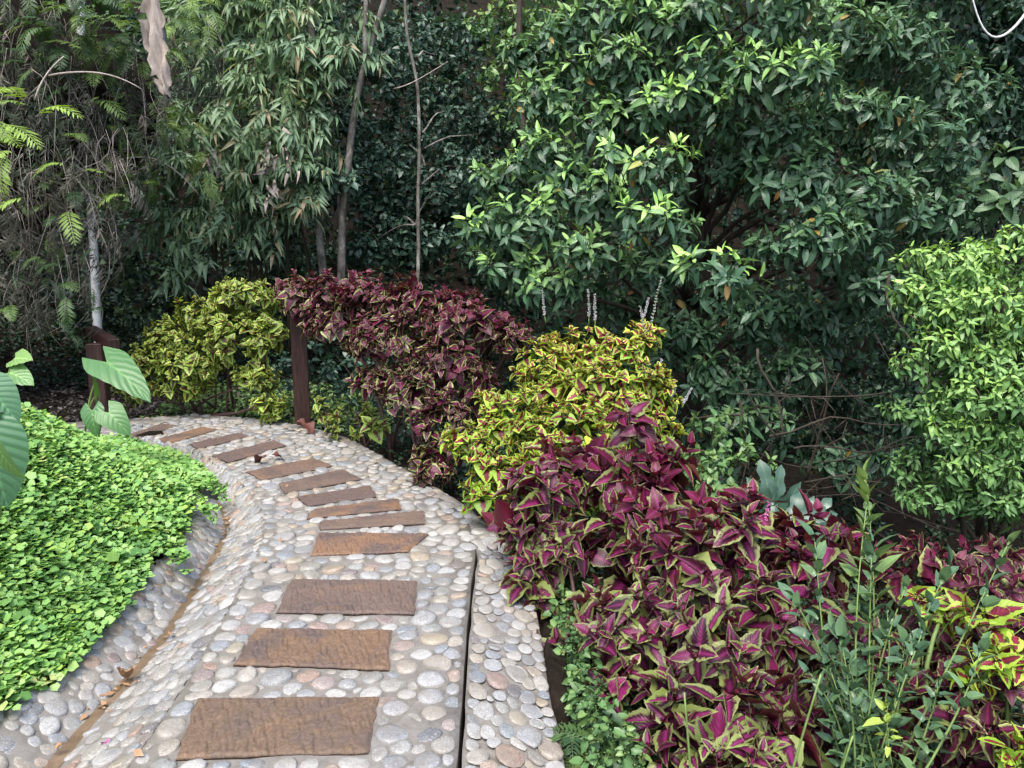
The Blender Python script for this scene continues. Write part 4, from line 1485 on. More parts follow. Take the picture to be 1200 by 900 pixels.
# ------------------------------------------------------------------ the big glossy tree
L_L = [(700, 30, 8.6, 70, 40, .5), (780, 25, 8.2, 70, 45, .6), (880, 20, 7.8, 80, 42, .5), (970, 40, 8, 70, 42, .25), (1050, 60, 8.3, 70, 45, .1), (1110, 110, 8.6, 60, 50, .05), (640, 60, 9, 50, 40, .4),
       (660, 110, 8.8, 60, 45, .5), (720, 140, 8.3, 60, 42, .5), (800, 120, 7.7, 65, 38, .9), (850, 72, 7.6, 55, 32, .6), (930, 92, 7.4, 68, 38, .6), (1000, 130, 7.6, 66, 40, .15), (1070, 170, 8.2, 60, 50, .05), (740, 85, 8.2, 60, 40, .4),
       (590, 210, 8.8, 45, 30, .5), (555, 262, 8.4, 36, 22, .9), (640, 185, 8.4, 58, 38, .5), (700, 225, 8.0, 58, 36, .6), (760, 190, 7.5, 58, 32, .8), (770, 258, 7.2, 50, 30, .8), (620, 255, 8.2, 58, 34, .6), (690, 295, 7.9, 58, 30, .5), (600, 305, 8.2, 52, 26, .6), (645, 340, 8, 52, 26, .4),
       (895, 150, 7.4, 58, 32, .2), (935, 205, 7.4, 68, 42, .08), (860, 190, 7.8, 50, 36, .1), (960, 275, 7.3, 70, 42, .12), (1025, 240, 7.6, 58, 46, .08), (1080, 245, 8.2, 50, 50, .05), (848, 318, 6.9, 52, 26, 1.), (765, 318, 7.6, 42, 30, .15), (800, 390, 7.2, 48, 38, .08), (900, 365, 7.1, 58, 42, .1), (965, 370, 7.3, 58, 42, .05), (850, 440, 7.0, 56, 40, .1), (920, 440, 7.1, 46, 34, .1), (880, 490, 6.9, 42, 28, .15),
       (1030, 330, 7.8, 48, 44, .05), (725, 350, 7.8, 45, 30, .1), (700, -50, 8.8, 90, 50, .3), (830, -55, 8.4, 90, 50, .4), (960, -45, 8.4, 90, 50, .2), (1080, -20, 8.8, 90, 60, .1), (760, 450, 7.6, 45, 40, .03), (830, 500, 7.4, 40, 30, .02), (970, 450, 7.2, 50, 38, .02), (1020, 420, 7.5, 48, 40, 0.), (1050, 480, 7.6, 44, 40, 0.), (920, 540, 7.2, 50, 36, 0.), (990, 540, 7.4, 50, 36, 0.), (830, 560, 7.4, 40, 36, 0.), (1060, 380, 7.8, 44, 44, 0.)]
L_L = [(l[0], l[1], l[2] + (1.0 if l[1] > 335 and l[5] < .16 else 0.) - (.35 if l[5] >= .3 else 0.), l[3], l[4] * .84, l[5]) for l in L_L if l[:2] not in ((960, 450), (970, 450), (1020, 420), (1060, 380), (920, 540))]
tb_ = np.array([2.1, 9.2, -2.4])
bt = thing('broadleaf_tree', 'large dense broadleaf tree with glossy dark leaves and bright young tips', 'tree', tuple(tb_))
bp = Plant(bt, 'tree', M['tree_leaf'], 300)
P, D, Yg, Li = lobe_pts(L_L, 78, .8, -.5, .8, .5)
D = nrm(D + np.array([0, -.25, 0]))
whorl(bp, P, D, Yg, .17, 9, 22, 112, .75, .5, .2, .5, .6)
# darker inner leaves behind the pads
BK = [(l[0] + 20, l[1] + 25, l[2] + .9, l[3] * 1.15, l[4] * 1.2, 0.) for l in L_L]
P2_, D2_, Y2_, _ = lobe_pts(BK, 22, .6, -.6, .8, .7)
whorl(bp, P2_, D2_, Y2_, .17, 7, 30, 125, .8, .5, .25)
twigs(bt, P, D, .34, .006, M['twig'], .5)
tr = MB()
trunk = wobble(bez(tb_, (2.2, 9.2, 1.2), (1.9, 9.0, 4.6), 14), .12, .8)
tr.add(*tube(trunk, np.linspace(.17, .05, 14), 10))
part('trunk', tr.mesh('trunk', M['bark_dark']), bt)
for c in ctr(L_L):
    k = int(np.clip((c[2] + 2.0) / 6.6 * 11, 1, 12))
    b = trunk[k]
    q = wobble(bez(b, (b + c) / 2 + (0, .1, .25), c, 8), .12, 1.6, rng.random() * 30)
    mb = MB()
    mb.add(*tube(q, np.linspace(.04, .01, 8), 6))
    part('branch', mb.mesh('branch', M['bark_dark']), bt)

# tangle of dead branches in the dark hollow under the tree
tg = thing('fallen_branches', 'tangle of dark dead branches lying in the shaded hollow under the big tree', 'branches', tuple(at(960, 560, 6.8)))
for _ in range(30):
    a = at(rng.uniform(820, 1080), rng.uniform(400, 640), rng.uniform(6.2, 8.5))
    d = nrm(np.array([rng.normal(0, 1), rng.normal(0, .5), rng.normal(0, .45)]))
    Lg = rng.uniform(.5, 1.7)
    q = wobble(np.linspace(a - d * Lg / 2, a + d * Lg / 2, 9), .16, 1.8, rng.random() * 40)
    mb = MB()
    r_ = rng.uniform(.004, .016)
    mb.add(*tube(q, np.linspace(r_, r_ * .4, 9), 5))
    for t in (2, 4, 6):
        e = q[t] + rng.normal(0, .22, 3)
        mb.add(*tube([q[t], (q[t] + e) / 2 + rng.normal(0, .04, 3), e], [r_ * .5, r_ * .4, r_ * .2], 4))
    part('dead_branch', mb.mesh('dead_branch', M['bark_dark']), tg)


# ------------------------------------------------------------------ understory trees
def tree(name, label, lobes, mat, size, dens, trunk_pts, r0, r1, bark, tpl='small', parts=200, n=7, group='forest trees behind the garden', forks=(), **k):
    base = np.asarray(trunk_pts[0], float)
    root = thing(name, label, 'tree', tuple(base), group)
    tp_ = np.array(trunk_pts, float)
    t = np.linspace(0, 1, 18)
    tt = np.linspace(0, 1, len(tp_))
    q = np.stack([np.interp(t, tt, tp_[:, i]) for i in range(3)], -1)
    for _ in range(2):
        q[1:-1] = .25 * q[:-2] + .5 * q[1:-1] + .25 * q[2:]
    q = wobble(q, k.get('wob', .04), 1.2, rng.random() * 30)
    mb = MB()
    mb.add(*tube(q, np.linspace(r0, r1, 18), 9))
    part('trunk', mb.mesh('trunk', bark), root)
    for (f0, f1) in forks:
        b = q[int(f0 * 17)]
        mb = MB()
        mb.add(*tube(wobble(bez(b, (b + f1) / 2 + (0, 0, .1), f1, 8), .05, 2.), np.linspace(r1 * 1.1, r1 * .6, 8), 7))
        part('branch', mb.mesh('branch', bark), root)
    if lobes:
        p = Plant(root, tpl, mat, parts, fname='crown')
        P, D, Yg, _ = lobe_pts(lobes, dens, .7, -.5, .9, .6)
        whorl(p, P, D, Yg, size, n, 25, 120, .7, .45, .25)
        for c in ctr(lobes):
            b = q[int(np.clip(np.searchsorted(q[:, 2], c[2] - .6), 3, 17))]
            mb = MB()
            mb.add(*tube(wobble(bez(b, (b + c) / 2 + (0, 0, .2), c, 7), .1, 1.5), np.linspace(r1 * .8, r1 * .25, 7), 5))
            part('branch', mb.mesh('branch', bark), root)
    return root


def col(u0, v0, u1, v1, Y, n=4):
    return [at(u0 + (u1 - u0) * t, v0 + (v1 - v0) * t, Y) for t in np.linspace(0, 1, n)]


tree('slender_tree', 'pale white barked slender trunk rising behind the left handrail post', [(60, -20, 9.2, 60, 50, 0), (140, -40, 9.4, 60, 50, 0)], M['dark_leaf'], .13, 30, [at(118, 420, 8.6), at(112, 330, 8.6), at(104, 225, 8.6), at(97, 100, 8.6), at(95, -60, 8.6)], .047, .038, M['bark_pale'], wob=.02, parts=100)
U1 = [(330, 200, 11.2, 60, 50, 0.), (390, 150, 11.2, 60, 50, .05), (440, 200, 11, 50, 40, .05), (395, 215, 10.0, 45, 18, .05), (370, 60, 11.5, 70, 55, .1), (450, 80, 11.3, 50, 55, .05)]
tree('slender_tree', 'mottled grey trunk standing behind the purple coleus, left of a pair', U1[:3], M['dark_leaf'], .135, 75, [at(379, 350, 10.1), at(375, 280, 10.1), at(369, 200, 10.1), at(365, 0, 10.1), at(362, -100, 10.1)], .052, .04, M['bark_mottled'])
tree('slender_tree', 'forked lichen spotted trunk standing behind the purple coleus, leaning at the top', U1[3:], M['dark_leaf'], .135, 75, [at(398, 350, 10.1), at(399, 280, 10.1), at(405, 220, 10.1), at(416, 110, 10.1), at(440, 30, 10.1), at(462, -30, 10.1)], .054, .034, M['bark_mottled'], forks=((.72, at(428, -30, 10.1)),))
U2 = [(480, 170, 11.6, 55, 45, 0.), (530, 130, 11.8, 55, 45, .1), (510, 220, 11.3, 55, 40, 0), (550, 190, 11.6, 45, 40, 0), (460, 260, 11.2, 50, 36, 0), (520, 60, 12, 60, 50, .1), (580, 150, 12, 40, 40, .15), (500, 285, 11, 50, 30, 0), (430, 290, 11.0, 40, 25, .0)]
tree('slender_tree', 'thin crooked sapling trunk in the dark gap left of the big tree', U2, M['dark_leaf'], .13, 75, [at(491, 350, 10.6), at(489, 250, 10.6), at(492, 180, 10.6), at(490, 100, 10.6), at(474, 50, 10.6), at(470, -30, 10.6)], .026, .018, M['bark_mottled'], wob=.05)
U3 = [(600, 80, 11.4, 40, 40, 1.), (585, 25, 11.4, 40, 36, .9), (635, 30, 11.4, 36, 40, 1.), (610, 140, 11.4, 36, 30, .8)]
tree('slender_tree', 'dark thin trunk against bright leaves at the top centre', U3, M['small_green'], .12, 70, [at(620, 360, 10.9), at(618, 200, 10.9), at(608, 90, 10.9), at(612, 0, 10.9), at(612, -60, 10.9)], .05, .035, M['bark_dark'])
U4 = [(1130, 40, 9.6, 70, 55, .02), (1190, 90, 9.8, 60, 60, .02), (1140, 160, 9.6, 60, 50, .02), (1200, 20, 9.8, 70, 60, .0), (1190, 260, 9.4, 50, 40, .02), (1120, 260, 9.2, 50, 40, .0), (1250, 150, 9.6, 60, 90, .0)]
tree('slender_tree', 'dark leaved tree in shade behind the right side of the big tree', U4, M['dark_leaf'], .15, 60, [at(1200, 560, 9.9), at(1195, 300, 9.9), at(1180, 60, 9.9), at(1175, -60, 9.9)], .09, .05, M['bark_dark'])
R_L = [(1170, 205, 8.2, 40, 26, .2), (1185, 240, 8.0, 45, 26, .2), (1150, 235, 8.4, 26, 20, .1), (1205, 195, 8.2, 40, 30, .2)]
shrub('large_leaf_shrub', 'shrub with big pale leaves above the bright green shrub at right', 'shrub', R_L, 'wide', M['big_leaf'], .25, 16, at(1190, 420, 8.4), 60, None, 8, sr=.025)

# ------------------------------------------------------------------ bamboo
bb = np.array(on_ground(300, 440)) * (1, 1, 0)
bb = at(300, 400, 10.6)
bb[2] = .2
bm = thing('bamboo_clump', 'clump of bamboo with drooping fans of narrow leaves left of the trunks', 'bamboo', tuple(bb))
bmp = Plant(bm, 'bamboo', M['bamboo'], 300)
BL = [(290, 40, 10.2, 70, 50, .4), (350, 60, 10, 60, 55, .3), (310, 130, 9.8, 65, 50, .35), (370, 130, 10, 45, 45, .2), (260, 160, 9.8, 50, 50, .2), (330, 190, 9.6, 55, 45, .2), (280, 220, 9.5, 50, 35, .1), (240, 230, 9.6, 40, 40, .1), (200, 245, 9.5, 32, 32, .1),
      (240, 90, 10.2, 50, 50, .3), (350, 240, 9.8, 40, 35, 0), (220, 300, 9.3, 26, 32, .1), (380, -20, 10.2, 60, 40, .4), (300, -40, 10.2, 80, 40, .4), (230, 10, 10.3, 40, 50, .3), (385, 200, 10.2, 30, 40, .1), (300, 280, 9.8, 30, 30, 0), (180, 200, 9.4, 32, 34, .1), (215, 190, 9.5, 36, 36, .1), (185, 270, 9.2, 24, 26, .1), (205, 330, 9.1, 20, 24, .1), (260, 270, 9.4, 30, 30, .1), (200, 150, 9.6, 30, 36, .2), (410, 60, 10.1, 40, 50, .3)]
P, D, Yg, _ = lobe_pts(BL, 44, .75, -.6, .8, .7)
D = nrm(D * (1, 1, .2) + np.array([0, -.3, -.55]) + rng.normal(0, .2, D.shape))
pinnate(bmp, P, D, Yg, .23, 4)
twigs(bm, P, D, .5, .004, M['twig'], .6)
for c in ctr(BL):
    b = bb + np.append(rng.normal(0, (.5, .25)), 0)
    mb = MB()
    q = bez(b, (b[0] * .8 + c[0] * .2, b[1] * .8 + c[1] * .2, c[2] + 1.2), c, 12)
    mb.add(*tube(q, np.linspace(.016, .005, 12), 6))
    part('culm', mb.mesh('culm', M['twig']), bm)
# the pale withered leaves hanging in the bamboo
for (u, v, s) in ((322, 155, .22), (330, 172, .24), (318, 165, .2), (338, 195, .22), (326, 218, .2), (332, 235, .22), (310, 238, .26), (318, 245, .22), (242, 190, .28), (238, 185, .2), (335, 168, .2), (345, 160, .2), (285, 148, .2), (313, 262, .16)):
    pass
dl = Plant(bm, 'bamboo', M['dead_leaf'], 60, 'dead_leaf', 'dead_foliage')
q = np.array([at(rng.normal(325, 14), rng.uniform(145, 265), 9.2) for _ in range(34)] + [at(rng.normal(241, 6), rng.uniform(172, 195), 9.0) for _ in range(9)])
dl.add(q, nrm(rng.normal(0, .4, q.shape) + (0, 0, -1)), rng.normal(0, 1, q.shape) + (0, -1, 0), .2, 0., 1.15)

# ------------------------------------------------------------------ overhanging fern bank, upper left
def blob(c, r, seed, nu=28, nv=18, amp=.35):
    u = np.linspace(0, 2 * math.pi, nu, endpoint=False)
    v = np.linspace(0, math.pi, nv)
    U, W = np.meshgrid(u, v, indexing='ij')
    k = np.dstack([np.cos(U) * np.sin(W), np.sin(U) * np.sin(W), np.cos(W)])
    s = 1 + (noise3(k * 1.0 + seed, 1.8) - .5) * amp * 2 + (noise3(k + seed * 3, 5.) - .5) * amp * .6
    V = (k * s[..., None] * np.asarray(r) + np.asarray(c)).reshape(-1, 3)
    i, j = np.meshgrid(np.arange(nu), np.arange(nv - 1), indexing='ij')
    a = (i * nv + j).ravel()
    b = (((i + 1) % nu) * nv + j).ravel()
    return V, np.stack([a, a + 1, b + 1, b], -1), None


mb = MB()
mb.add(*blob((-6.3, 8.7, 3.4), (1.9, 1.5, 1.9), 4))
mb.add(*blob((-7.1, 7.9, 5.4), (2.4, 1.7, 1.0), 9))
mb.add(*blob((-7.5, 8.2, 1.2), (1.6, 1.5, 2.2), 7))
bank = struct('bank', mb.mesh('bank', M['soil']), 'overhanging earth bank draped with ferns, upper left')
FB = [(20, 170, 7.2, 60, 50, 0), (70, 210, 7.3, 60, 50, 0), (30, 260, 7.0, 55, 45, 0), (80, 270, 7.2, 45, 40, 0), (20, 330, 6.9, 50, 35, 0), (60, 340, 7.1, 40, 30, 0), (120, 190, 7.6, 45, 45, 0), (150, 140, 7.9, 50, 40, 0), (60, 100, 7.5, 70, 40, 0), (190, 100, 8.4, 40, 40, 0), (140, 250, 7.8, 28, 32, 0), (-40, 250, 6.9, 50, 90, 0), (225, 70, 8.8, 35, 40, 0), (20, 30, 7.4, 60, 50, 0)]
dd_ = thing('dead_fern_thatch', 'grey brown thatch of dead hanging fern fronds on the left overhang', 'ferns', tuple(at(50, 230, 7.6)))
dp = Plant(dd_, 'dead_fern', M['dead_fern'], 200, 'frond', 'fronds')
P, D, Yg, Li = lobe_pts(FB, 120, .8, -.8, .7, .5)
dp.add(P, nrm(D * (1, 1, 0) * .7 + rng.normal(0, .35, P.shape) + (0, 0, -.9)), D + (0, 0, .4), rng.uniform(.16, .4, len(P)), rng.random(len(P)) * np.where(np.array([l[1] for l in FB])[Li] > 180, .45, 1.))
m = MB()
for i in rng.choice(len(P), 260, False):
    q = bez(P[i] + (0, .1, .25), P[i] + rng.normal(0, .15, 3), P[i] + rng.normal(0, .12, 3) - (0, 0, rng.uniform(.2, .5)), 5)
    m.add(*tube(q, np.linspace(.0035, .0015, 5), 3))
part('dead_stalks', m.mesh('dead_stalks', M['dead_leaf']), dd_, 'stuff')
FERNS = [('bright green fern arching from the left frame edge below the overhang', [(0, 170, 6.3), (-10, 200, 6.2), (5, 150, 6.4)], 20, .42, .9),
         ('dark fern hanging over the top left corner', [(80, 20, 7.4), (110, 60, 7.5), (50, 60, 7.3), (130, 20, 7.7)], 90, .36, .0),
         ('mid green fern hanging beside the withered leaf at the top', [(140, 20, 7.9), (165, 30, 8.0), (215, 20, 8.3), (235, 10, 8.5)], 70, .36, .4),
         ('small green fern on the overhang beside the pale trunk', [(115, 195, 7.5), (140, 215, 7.6), (100, 215, 7.4), (75, 255, 7.2)], 30, .28, .3),
         ('loose green fern in the hollow left of the bamboo', [(180, 150, 8.4), (200, 180, 8.5), (160, 180, 8.3), (210, 130, 8.7)], 60, .3, .35),
         ('low green fern at the foot of the dead thatch', [(55, 320, 6.8), (40, 350, 6.8), (70, 300, 6.9)], 24, .25, .05)]
for lab, cs, n, L, y in FERNS:
    c0 = at(*cs[0])
    r_ = thing('hanging_fern', lab, 'fern', tuple(c0), 'ferns hanging on the left bank')
    p_ = Plant(r_, 'fern', M['fern'], 60, 'frond', 'fronds')
    for _ in range(n):
        c = at(*cs[rng.integers(len(cs))]) + rng.normal(0, .22, 3)
        dx = rng.normal(.3 if cs[0][0] < 60 else 0, .7)
        p_.add([c], [nrm(np.array([dx, -.6 + rng.normal(0, .3), rng.normal(.0, .4)]))], [(0, -.3, 1)], L * rng.uniform(.7, 1.2), np.clip(y + rng.normal(0, .2), 0, 1))

# withered palm or banana leaf hanging from the top
def ragged(pts, wd, seed):
    r = np.random.default_rng(seed)
    pts = np.array(pts)
    n = 26
    t = np.linspace(0, 1, n)
    q = np.stack([np.interp(t, np.linspace(0, 1, len(pts)), pts[:, k]) for k in range(3)], -1)
    w = np.interp(t, np.linspace(0, 1, len(wd)), wd)
    V, Q = [], []
    ac = 7
    for i in range(n):
        for k in range(ac):
            x = k / (ac - 1) * 2 - 1
            rag = r.uniform(.7, 1.15) if abs(x) == 1 else 1
            V.append(q[i] + np.array([x * w[i] * rag, .05 * math.sin(x * 5 + i * .5) + (.03 if k % 2 else -.02), -.07 * abs(x) * rag]))
    for i in range(n - 1):
        for k in range(ac - 1):
            if abs(k - 2.5) > 1.6 and r.random() < .18:
                continue
            a = i * ac + k
            Q.append((a, a + 1, a + ac + 1, a + ac))
    return np.array(V), np.array(Q), None


mb = MB()
V, Q, T = ragged([at(172, -40, 7.4), at(178, 10, 7.4), at(184, 50, 7.4), at(190, 85, 7.4), at(196, 110, 7.4)], [.03, .09, .12, .07, .008], 5)
mb.add(V, Q)
wl = thing('withered_leaf', 'large torn grey withered leaf hanging from the top beside the dark overhang', 'dead leaf', data=mb.mesh('withered_leaf', M['dead_leaf']))
wl.data.update()

# white looping vine, top right
mb = MB()
mb.add(*tube(np.vstack([bez(at(1138, -10, 7.8), at(1150, 50, 7.8), at(1172, 43, 7.8), 9)[:-1], bez(at(1172, 43, 7.8), at(1190, 38, 7.8), at(1215, -5, 7.8), 9)]), np.linspace(.006, .015, 17), 8))
thing('hanging_vine', 'white looping vine hanging in the top right corner', 'vine', data=mb.mesh('hanging_vine', M['white_vine']))
for lab, pts in (('thin bare vine arching across the dark fern bank', [(60, 90, 6.9), (110, 70, 6.9), (165, 105, 7.0)]), ('thin bare twig rising on the fern bank at far left', [(45, 120, 6.8), (55, 85, 6.8), (75, 65, 6.9)]), ('long bare vine drooping towards the bamboo', [(140, 190, 7.6), (190, 170, 8), (235, 230, 8.2)]),
                 ('bare forked twig spreading over the dark gap behind the sapling', [(462, 105, 10.3), (490, 100, 10.3), (525, 72, 10.3)])):
    mb = MB()
    q = bez(*[at(*p) for p in pts], 12)
    mb.add(*tube(wobble(q, .03, 2.), np.linspace(.009, .004, 12), 5))
    thing('bare_vine', lab, 'vine', group='thin bare vines', data=mb.mesh('bare_vine', M['dead_leaf']))

# ------------------------------------------------------------------ shaded cover, litter and the forest behind
def cover(n, u0, u1, fn, name, label, tpl, mat, size, up=.3, hmax=.12, young=0.):
    p = fn(n)
    z = terrain(p)
    P = np.column_stack([p, z + rng.random(len(p)) * hmax])
    g = link(name, None)
    g['kind'], g['label'] = 'stuff', label
    pl = Plant(g, tpl, mat, 0)
    pl.add(P, rng.normal(0, 1, P.shape) * (1, 1, .2), nrm(rng.normal(0, up, P.shape) + np.array([0, -.3, 1])), size * np.exp(rng.normal(0, .25, len(P))), young * rng.random(len(P)))


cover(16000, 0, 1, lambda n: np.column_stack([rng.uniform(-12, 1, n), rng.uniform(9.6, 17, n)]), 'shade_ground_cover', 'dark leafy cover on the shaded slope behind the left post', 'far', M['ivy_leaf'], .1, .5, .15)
cover(3500, 0, 1, lambda n: np.column_stack([rng.uniform(-3.6, -1.0, n), rng.uniform(7.2, 9.6, n)]), 'low_weeds', 'low green weeds beyond the far path edge', 'small', M['small_green'], .06, .6, .16, .4)
cover(3000, 0, 1, lambda n: np.column_stack([rng.uniform(-6.5, -1.5, n), rng.uniform(7.4, 10.5, n)]), 'leaf_litter', 'brown leaf litter on the ground beyond the path', 'far', M['dead_fern'], .09, .35, .03)
cover(2600, 0, 1, lambda n: np.column_stack([rng.uniform(-1.7, .6, n), rng.uniform(3.2, 7.2, n)]), 'bed_weeds', 'dark low weeds under the coleus bushes', 'small', M['dark_leaf'], .06, .6, .16, .2) if False else None


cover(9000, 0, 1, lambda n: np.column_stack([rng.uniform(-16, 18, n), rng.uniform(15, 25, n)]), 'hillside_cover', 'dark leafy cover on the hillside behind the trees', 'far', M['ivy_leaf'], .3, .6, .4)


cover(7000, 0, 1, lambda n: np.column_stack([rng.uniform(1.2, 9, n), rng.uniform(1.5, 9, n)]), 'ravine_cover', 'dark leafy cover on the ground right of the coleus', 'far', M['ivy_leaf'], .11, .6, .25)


def edge_pts(n):
    i = rng.integers(55, 215, n)
    return (LN['K'][i] + outw[i] * rng.uniform(.06, .5, n)[:, None])[:, :2]


cover(2600, 0, 1, edge_pts, 'edge_weeds', 'small green weeds growing against the kerb below the purple coleus', 'small', M['small_green'], .042, .6, .16, .1)


def bed_pts(n):
    i = rng.integers(55, 330, n)
    d = .1 + 1.9 * rng.random(n) ** 1.3
    return (LN['K'][i] + outw[i] * d[:, None])[:, :2]


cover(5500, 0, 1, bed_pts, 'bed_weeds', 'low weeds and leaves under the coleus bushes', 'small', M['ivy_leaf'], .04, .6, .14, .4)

fs = link('forest', None)
fs['kind'], fs['label'] = 'stuff', 'deep forest foliage closing the view behind the garden'
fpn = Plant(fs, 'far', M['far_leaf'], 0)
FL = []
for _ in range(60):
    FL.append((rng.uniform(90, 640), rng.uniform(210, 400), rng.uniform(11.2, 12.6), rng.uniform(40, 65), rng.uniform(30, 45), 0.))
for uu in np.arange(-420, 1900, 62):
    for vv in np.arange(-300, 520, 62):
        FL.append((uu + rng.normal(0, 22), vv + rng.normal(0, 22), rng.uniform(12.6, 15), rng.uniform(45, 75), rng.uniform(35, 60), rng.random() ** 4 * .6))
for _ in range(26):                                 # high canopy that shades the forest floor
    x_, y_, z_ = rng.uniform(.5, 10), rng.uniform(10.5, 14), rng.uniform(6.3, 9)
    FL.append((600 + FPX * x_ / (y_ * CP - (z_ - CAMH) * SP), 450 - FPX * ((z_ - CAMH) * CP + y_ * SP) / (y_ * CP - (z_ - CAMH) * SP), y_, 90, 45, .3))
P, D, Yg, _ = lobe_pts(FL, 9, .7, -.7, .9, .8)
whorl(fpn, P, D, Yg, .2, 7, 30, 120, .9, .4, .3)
# low thicket in the ravine on the right
RV = []
for _ in range(45):
    RV.append((rng.uniform(780, 1400), rng.uniform(380, 760), rng.uniform(7.2, 10.5), rng.uniform(45, 80), rng.uniform(30, 50), 0.))
P, D, Yg, _ = lobe_pts(RV, 20, .7, -.7, .9, .8)
rvn = link('ravine_thicket', None)
rvn['kind'], rvn['label'] = 'stuff', 'dark thicket filling the ravine below the big tree'
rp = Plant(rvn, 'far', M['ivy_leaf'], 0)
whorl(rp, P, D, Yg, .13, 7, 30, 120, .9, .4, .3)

# ------------------------------------------------------------------ fallen bits on the path
def litter(label, u, v, s, mat, z=.02, curl=.6, seed=0, tpl=None, name='fallen_leaf', cat='fallen leaf', group='fallen leaves on the path', rz=0.):
    V, Q, T, uv = leaf_tpl(.36, el, 6, 5, .35, curl, .12, wave=.5)
    V = V * s
    V[:, 2] += curl * s * .4
    c, q = math.cos(rz), math.sin(rz)
    V = np.stack([V[:, 0] * c - V[:, 1] * q, V[:, 0] * q + V[:, 1] * c, V[:, 2]], -1)
    me = new_mesh(name, V, Q, T, uv=uv, mat=mat, attrs={'rnd': np.zeros(len(V)), 'young': np.zeros(len(V))})
    p = on_ground(u, v, z)
    thing(name, label, cat, tuple(p), group, me)


litter('crumpled dark red leaf on the pebbles of the far path', 311, 541, .13, M['fallen_red'], .03, .7, rz=.9)
litter('dark red leaf overlapping the crumpled one on the far path', 318, 536, .1, M['fallen_red'], .035, .5, rz=-1.2)
litter('withered brown leaf lying in the drain channel', 150, 795, .09, M['fallen_tan'], -.05, .8, rz=.5)
litter('small orange chip of leaf in the drain below the withered leaf', 76, 873, .035, M['fallen_tan'], -.06, .3, rz=2.)
litter('tiny tan leaf in the drain above the withered leaf', 196, 745, .035, M['fallen_tan'], -.06, .3, rz=-.7)
litter('pink petal on pebbles beside the nearest slab', 127, 873, .035, M['petal'], .02, .5, rz=1.)
litter('purple leaf at the foot of the dark post', 345, 497, .14, M['fallen_red'], .04, .5, rz=-1.9)
litter('second purple leaf at the foot of the dark post', 360, 500, .13, M['fallen_red'], .05, .7, rz=-2.6)

mb = MB()
for _ in range(110):
    i = rng.integers(60, 330)
    t = rng.random()
    if rng.random() < .5:
        c = LN['G'][i] + rng.normal(0, .03, 3) * (1, 1, 0) + (0, 0, .02)
    else:
        c = LN['L'][i] * t + LN['K'][i] * (1 - t) + (0, 0, .018)
    z = rng.uniform(.004, .012)
    a_ = rng.random() * 6.28
    e1, e2 = np.array([math.cos(a_), math.sin(a_), .2]) * z * 2, np.array([-math.sin(a_), math.cos(a_), rng.normal(0, .3)]) * z
    mb.add([c - e1, c - e2 + (0, 0, .003), c + e1, c + e2 + (0, 0, .002), c + (0, 0, .004)], None, [(0, 1, 4), (1, 2, 4), (2, 3, 4), (3, 0, 4)])
o = link('leaf_debris', mb.mesh('leaf_debris', M['fallen_tan']))
o['kind'], o['label'] = 'stuff', 'small bits of dry leaf scattered on the path and in the drain'

# ------------------------------------------------------------------ build all leaves: the ones that show largest become parts
for p in PLANTS:
    p.finish()
allP = np.concatenate([p.P + p.A[:, :, 1] * .5 for p in PLANTS])
allS = np.concatenate([p.S for p in PLANTS])
u, v, dep = project(allP)
px = allS * FPX / np.maximum(dep, .2)
inf = (dep > .3) & (u > 0) & (u < 1200) & (v > 0) & (v < 900)
CW, CH, CS = 200, 150, 6
zb = np.full(CW * CH, 1e9)
idx = np.where(inf)[0]
ci, cj = (u[idx] / CS).astype(int), (v[idx] / CS).astype(int)
rad = np.clip((px[idx] * .22 / CS), 0, 6).astype(int)
for r_ in range(0, 7):
    s = rad >= r_
    for a in range(-r_, r_ + 1):
        for b in range(-r_, r_ + 1):
            if max(abs(a), abs(b)) != r_:
                continue
            x, y = np.clip(ci[s] + a, 0, CW - 1), np.clip(cj[s] + b, 0, CH - 1)
            np.minimum.at(zb, y * CW + x, dep[idx][s])
seen = np.zeros(len(allP), bool)
seen[idx] = dep[idx] <= zb[cj * CW + ci] + .03
score = np.where(seen, px, 0)
k0 = 0
n_parts = 0
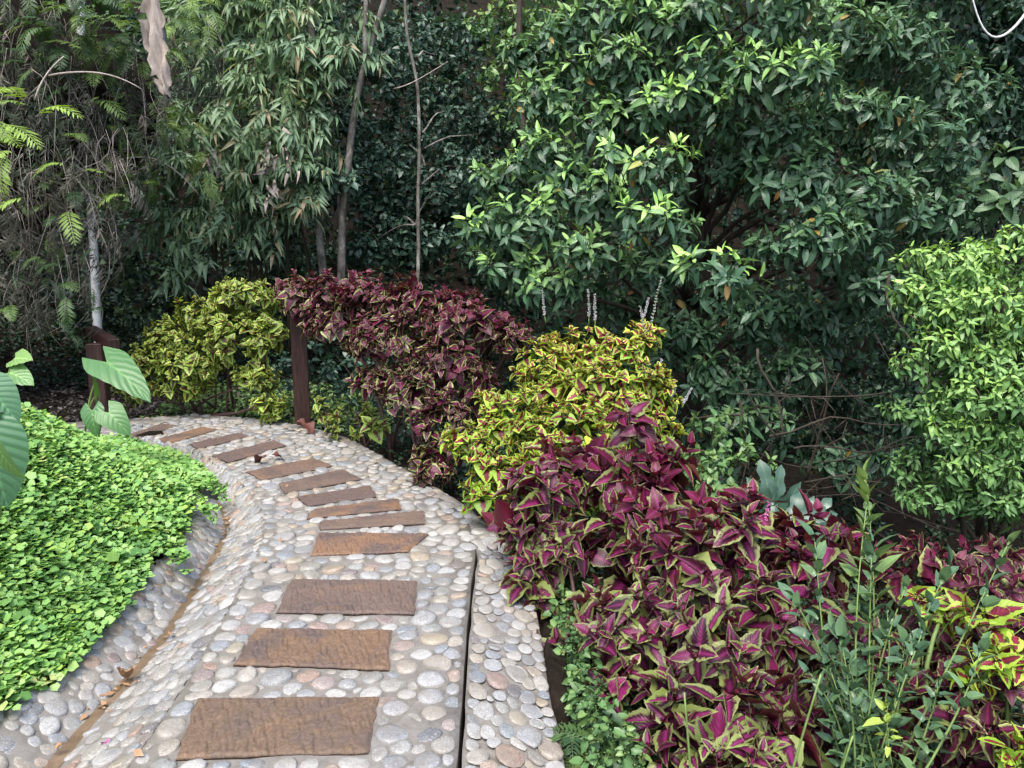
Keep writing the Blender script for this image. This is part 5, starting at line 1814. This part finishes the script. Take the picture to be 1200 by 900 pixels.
for p in PLANTS:
    n = len(p.P)
    sc = score[k0:k0 + n]
    k0 += n
    order = np.argsort(-sc)[:p.parts]
    sel = order[sc[order] > 0]
    rest = np.ones(n, bool)
    rest[sel] = False
    loc = np.array(p.root.location)
    cache = {}
    if p.root.type == 'EMPTY' and p.root.get('kind') == 'stuff':
        target = None
    for i in sel:
        key = (int(p.V[i]), int(round(p.Y[i] * 4)))
        if key not in cache:
            V, Q, T, uv = p.tpl[key[0]]
            cache[key] = new_mesh(p.pname, V, Q, T, uv=uv, mat=p.mat, attrs={'rnd': np.zeros(len(V)), 'young': np.full(len(V), key[1] / 4.)})
        o = bpy.data.objects.new(p.pname, cache[key])
        o.parent = p.root
        mt = np.eye(4)
        mt[:3, :3] = p.A[i]
        mt[:3, 3] = p.P[i] - loc
        o.matrix_basis = Matrix(mt.tolist())
        COL.objects.link(o)
        n_parts += 1
    ridx = np.where(rest)[0]
    if len(ridx) == 0:
        continue
    Vs, Qs, Ts, Us, Rs, Ys, off = [], [], [], [], [], [], 0
    for vi, (V, Q, T, uv) in enumerate(p.tpl):
        ii = ridx[p.V[ridx] == vi]
        if len(ii) == 0:
            continue
        W = np.einsum('nij,vj->nvi', p.A[ii], V) + p.P[ii][:, None] - loc
        o_ = off + (np.arange(len(ii)) * len(V))[:, None, None]
        Vs.append(W.reshape(-1, 3))
        if len(Q):
            Qs.append((Q[None] + o_).reshape(-1, 4))
        if len(T):
            Ts.append((T[None] + o_).reshape(-1, 3))
        Us.append(np.tile(uv, (len(ii), 1)))
        Rs.append(np.repeat(p.Rn[ii], len(V)))
        Ys.append(np.repeat(p.Y[ii], len(V)))
        off += len(ii) * len(V)
    me = new_mesh(p.fname, np.concatenate(Vs), np.concatenate(Qs) if Qs else None, np.concatenate(Ts) if Ts else None, uv=np.concatenate(Us), mat=p.mat,
                  attrs={'rnd': np.concatenate(Rs), 'young': np.concatenate(Ys)})
    if p.root.get('kind') == 'stuff':               # a mass of leaves nobody could count: one object
        nm, lb = p.root.name, p.root['label']
        bpy.data.objects.remove(p.root)
        o = link(nm, me)
        o['kind'], o['label'] = 'stuff', lb
    else:
        o = link(p.fname, me, p.root)
        o['kind'] = 'stuff'
print('leaves', len(allP), 'leaf parts', n_parts, 'tris', sum(len(m_.loops) - 2 * len(m_.polygons) for m_ in bpy.data.meshes))
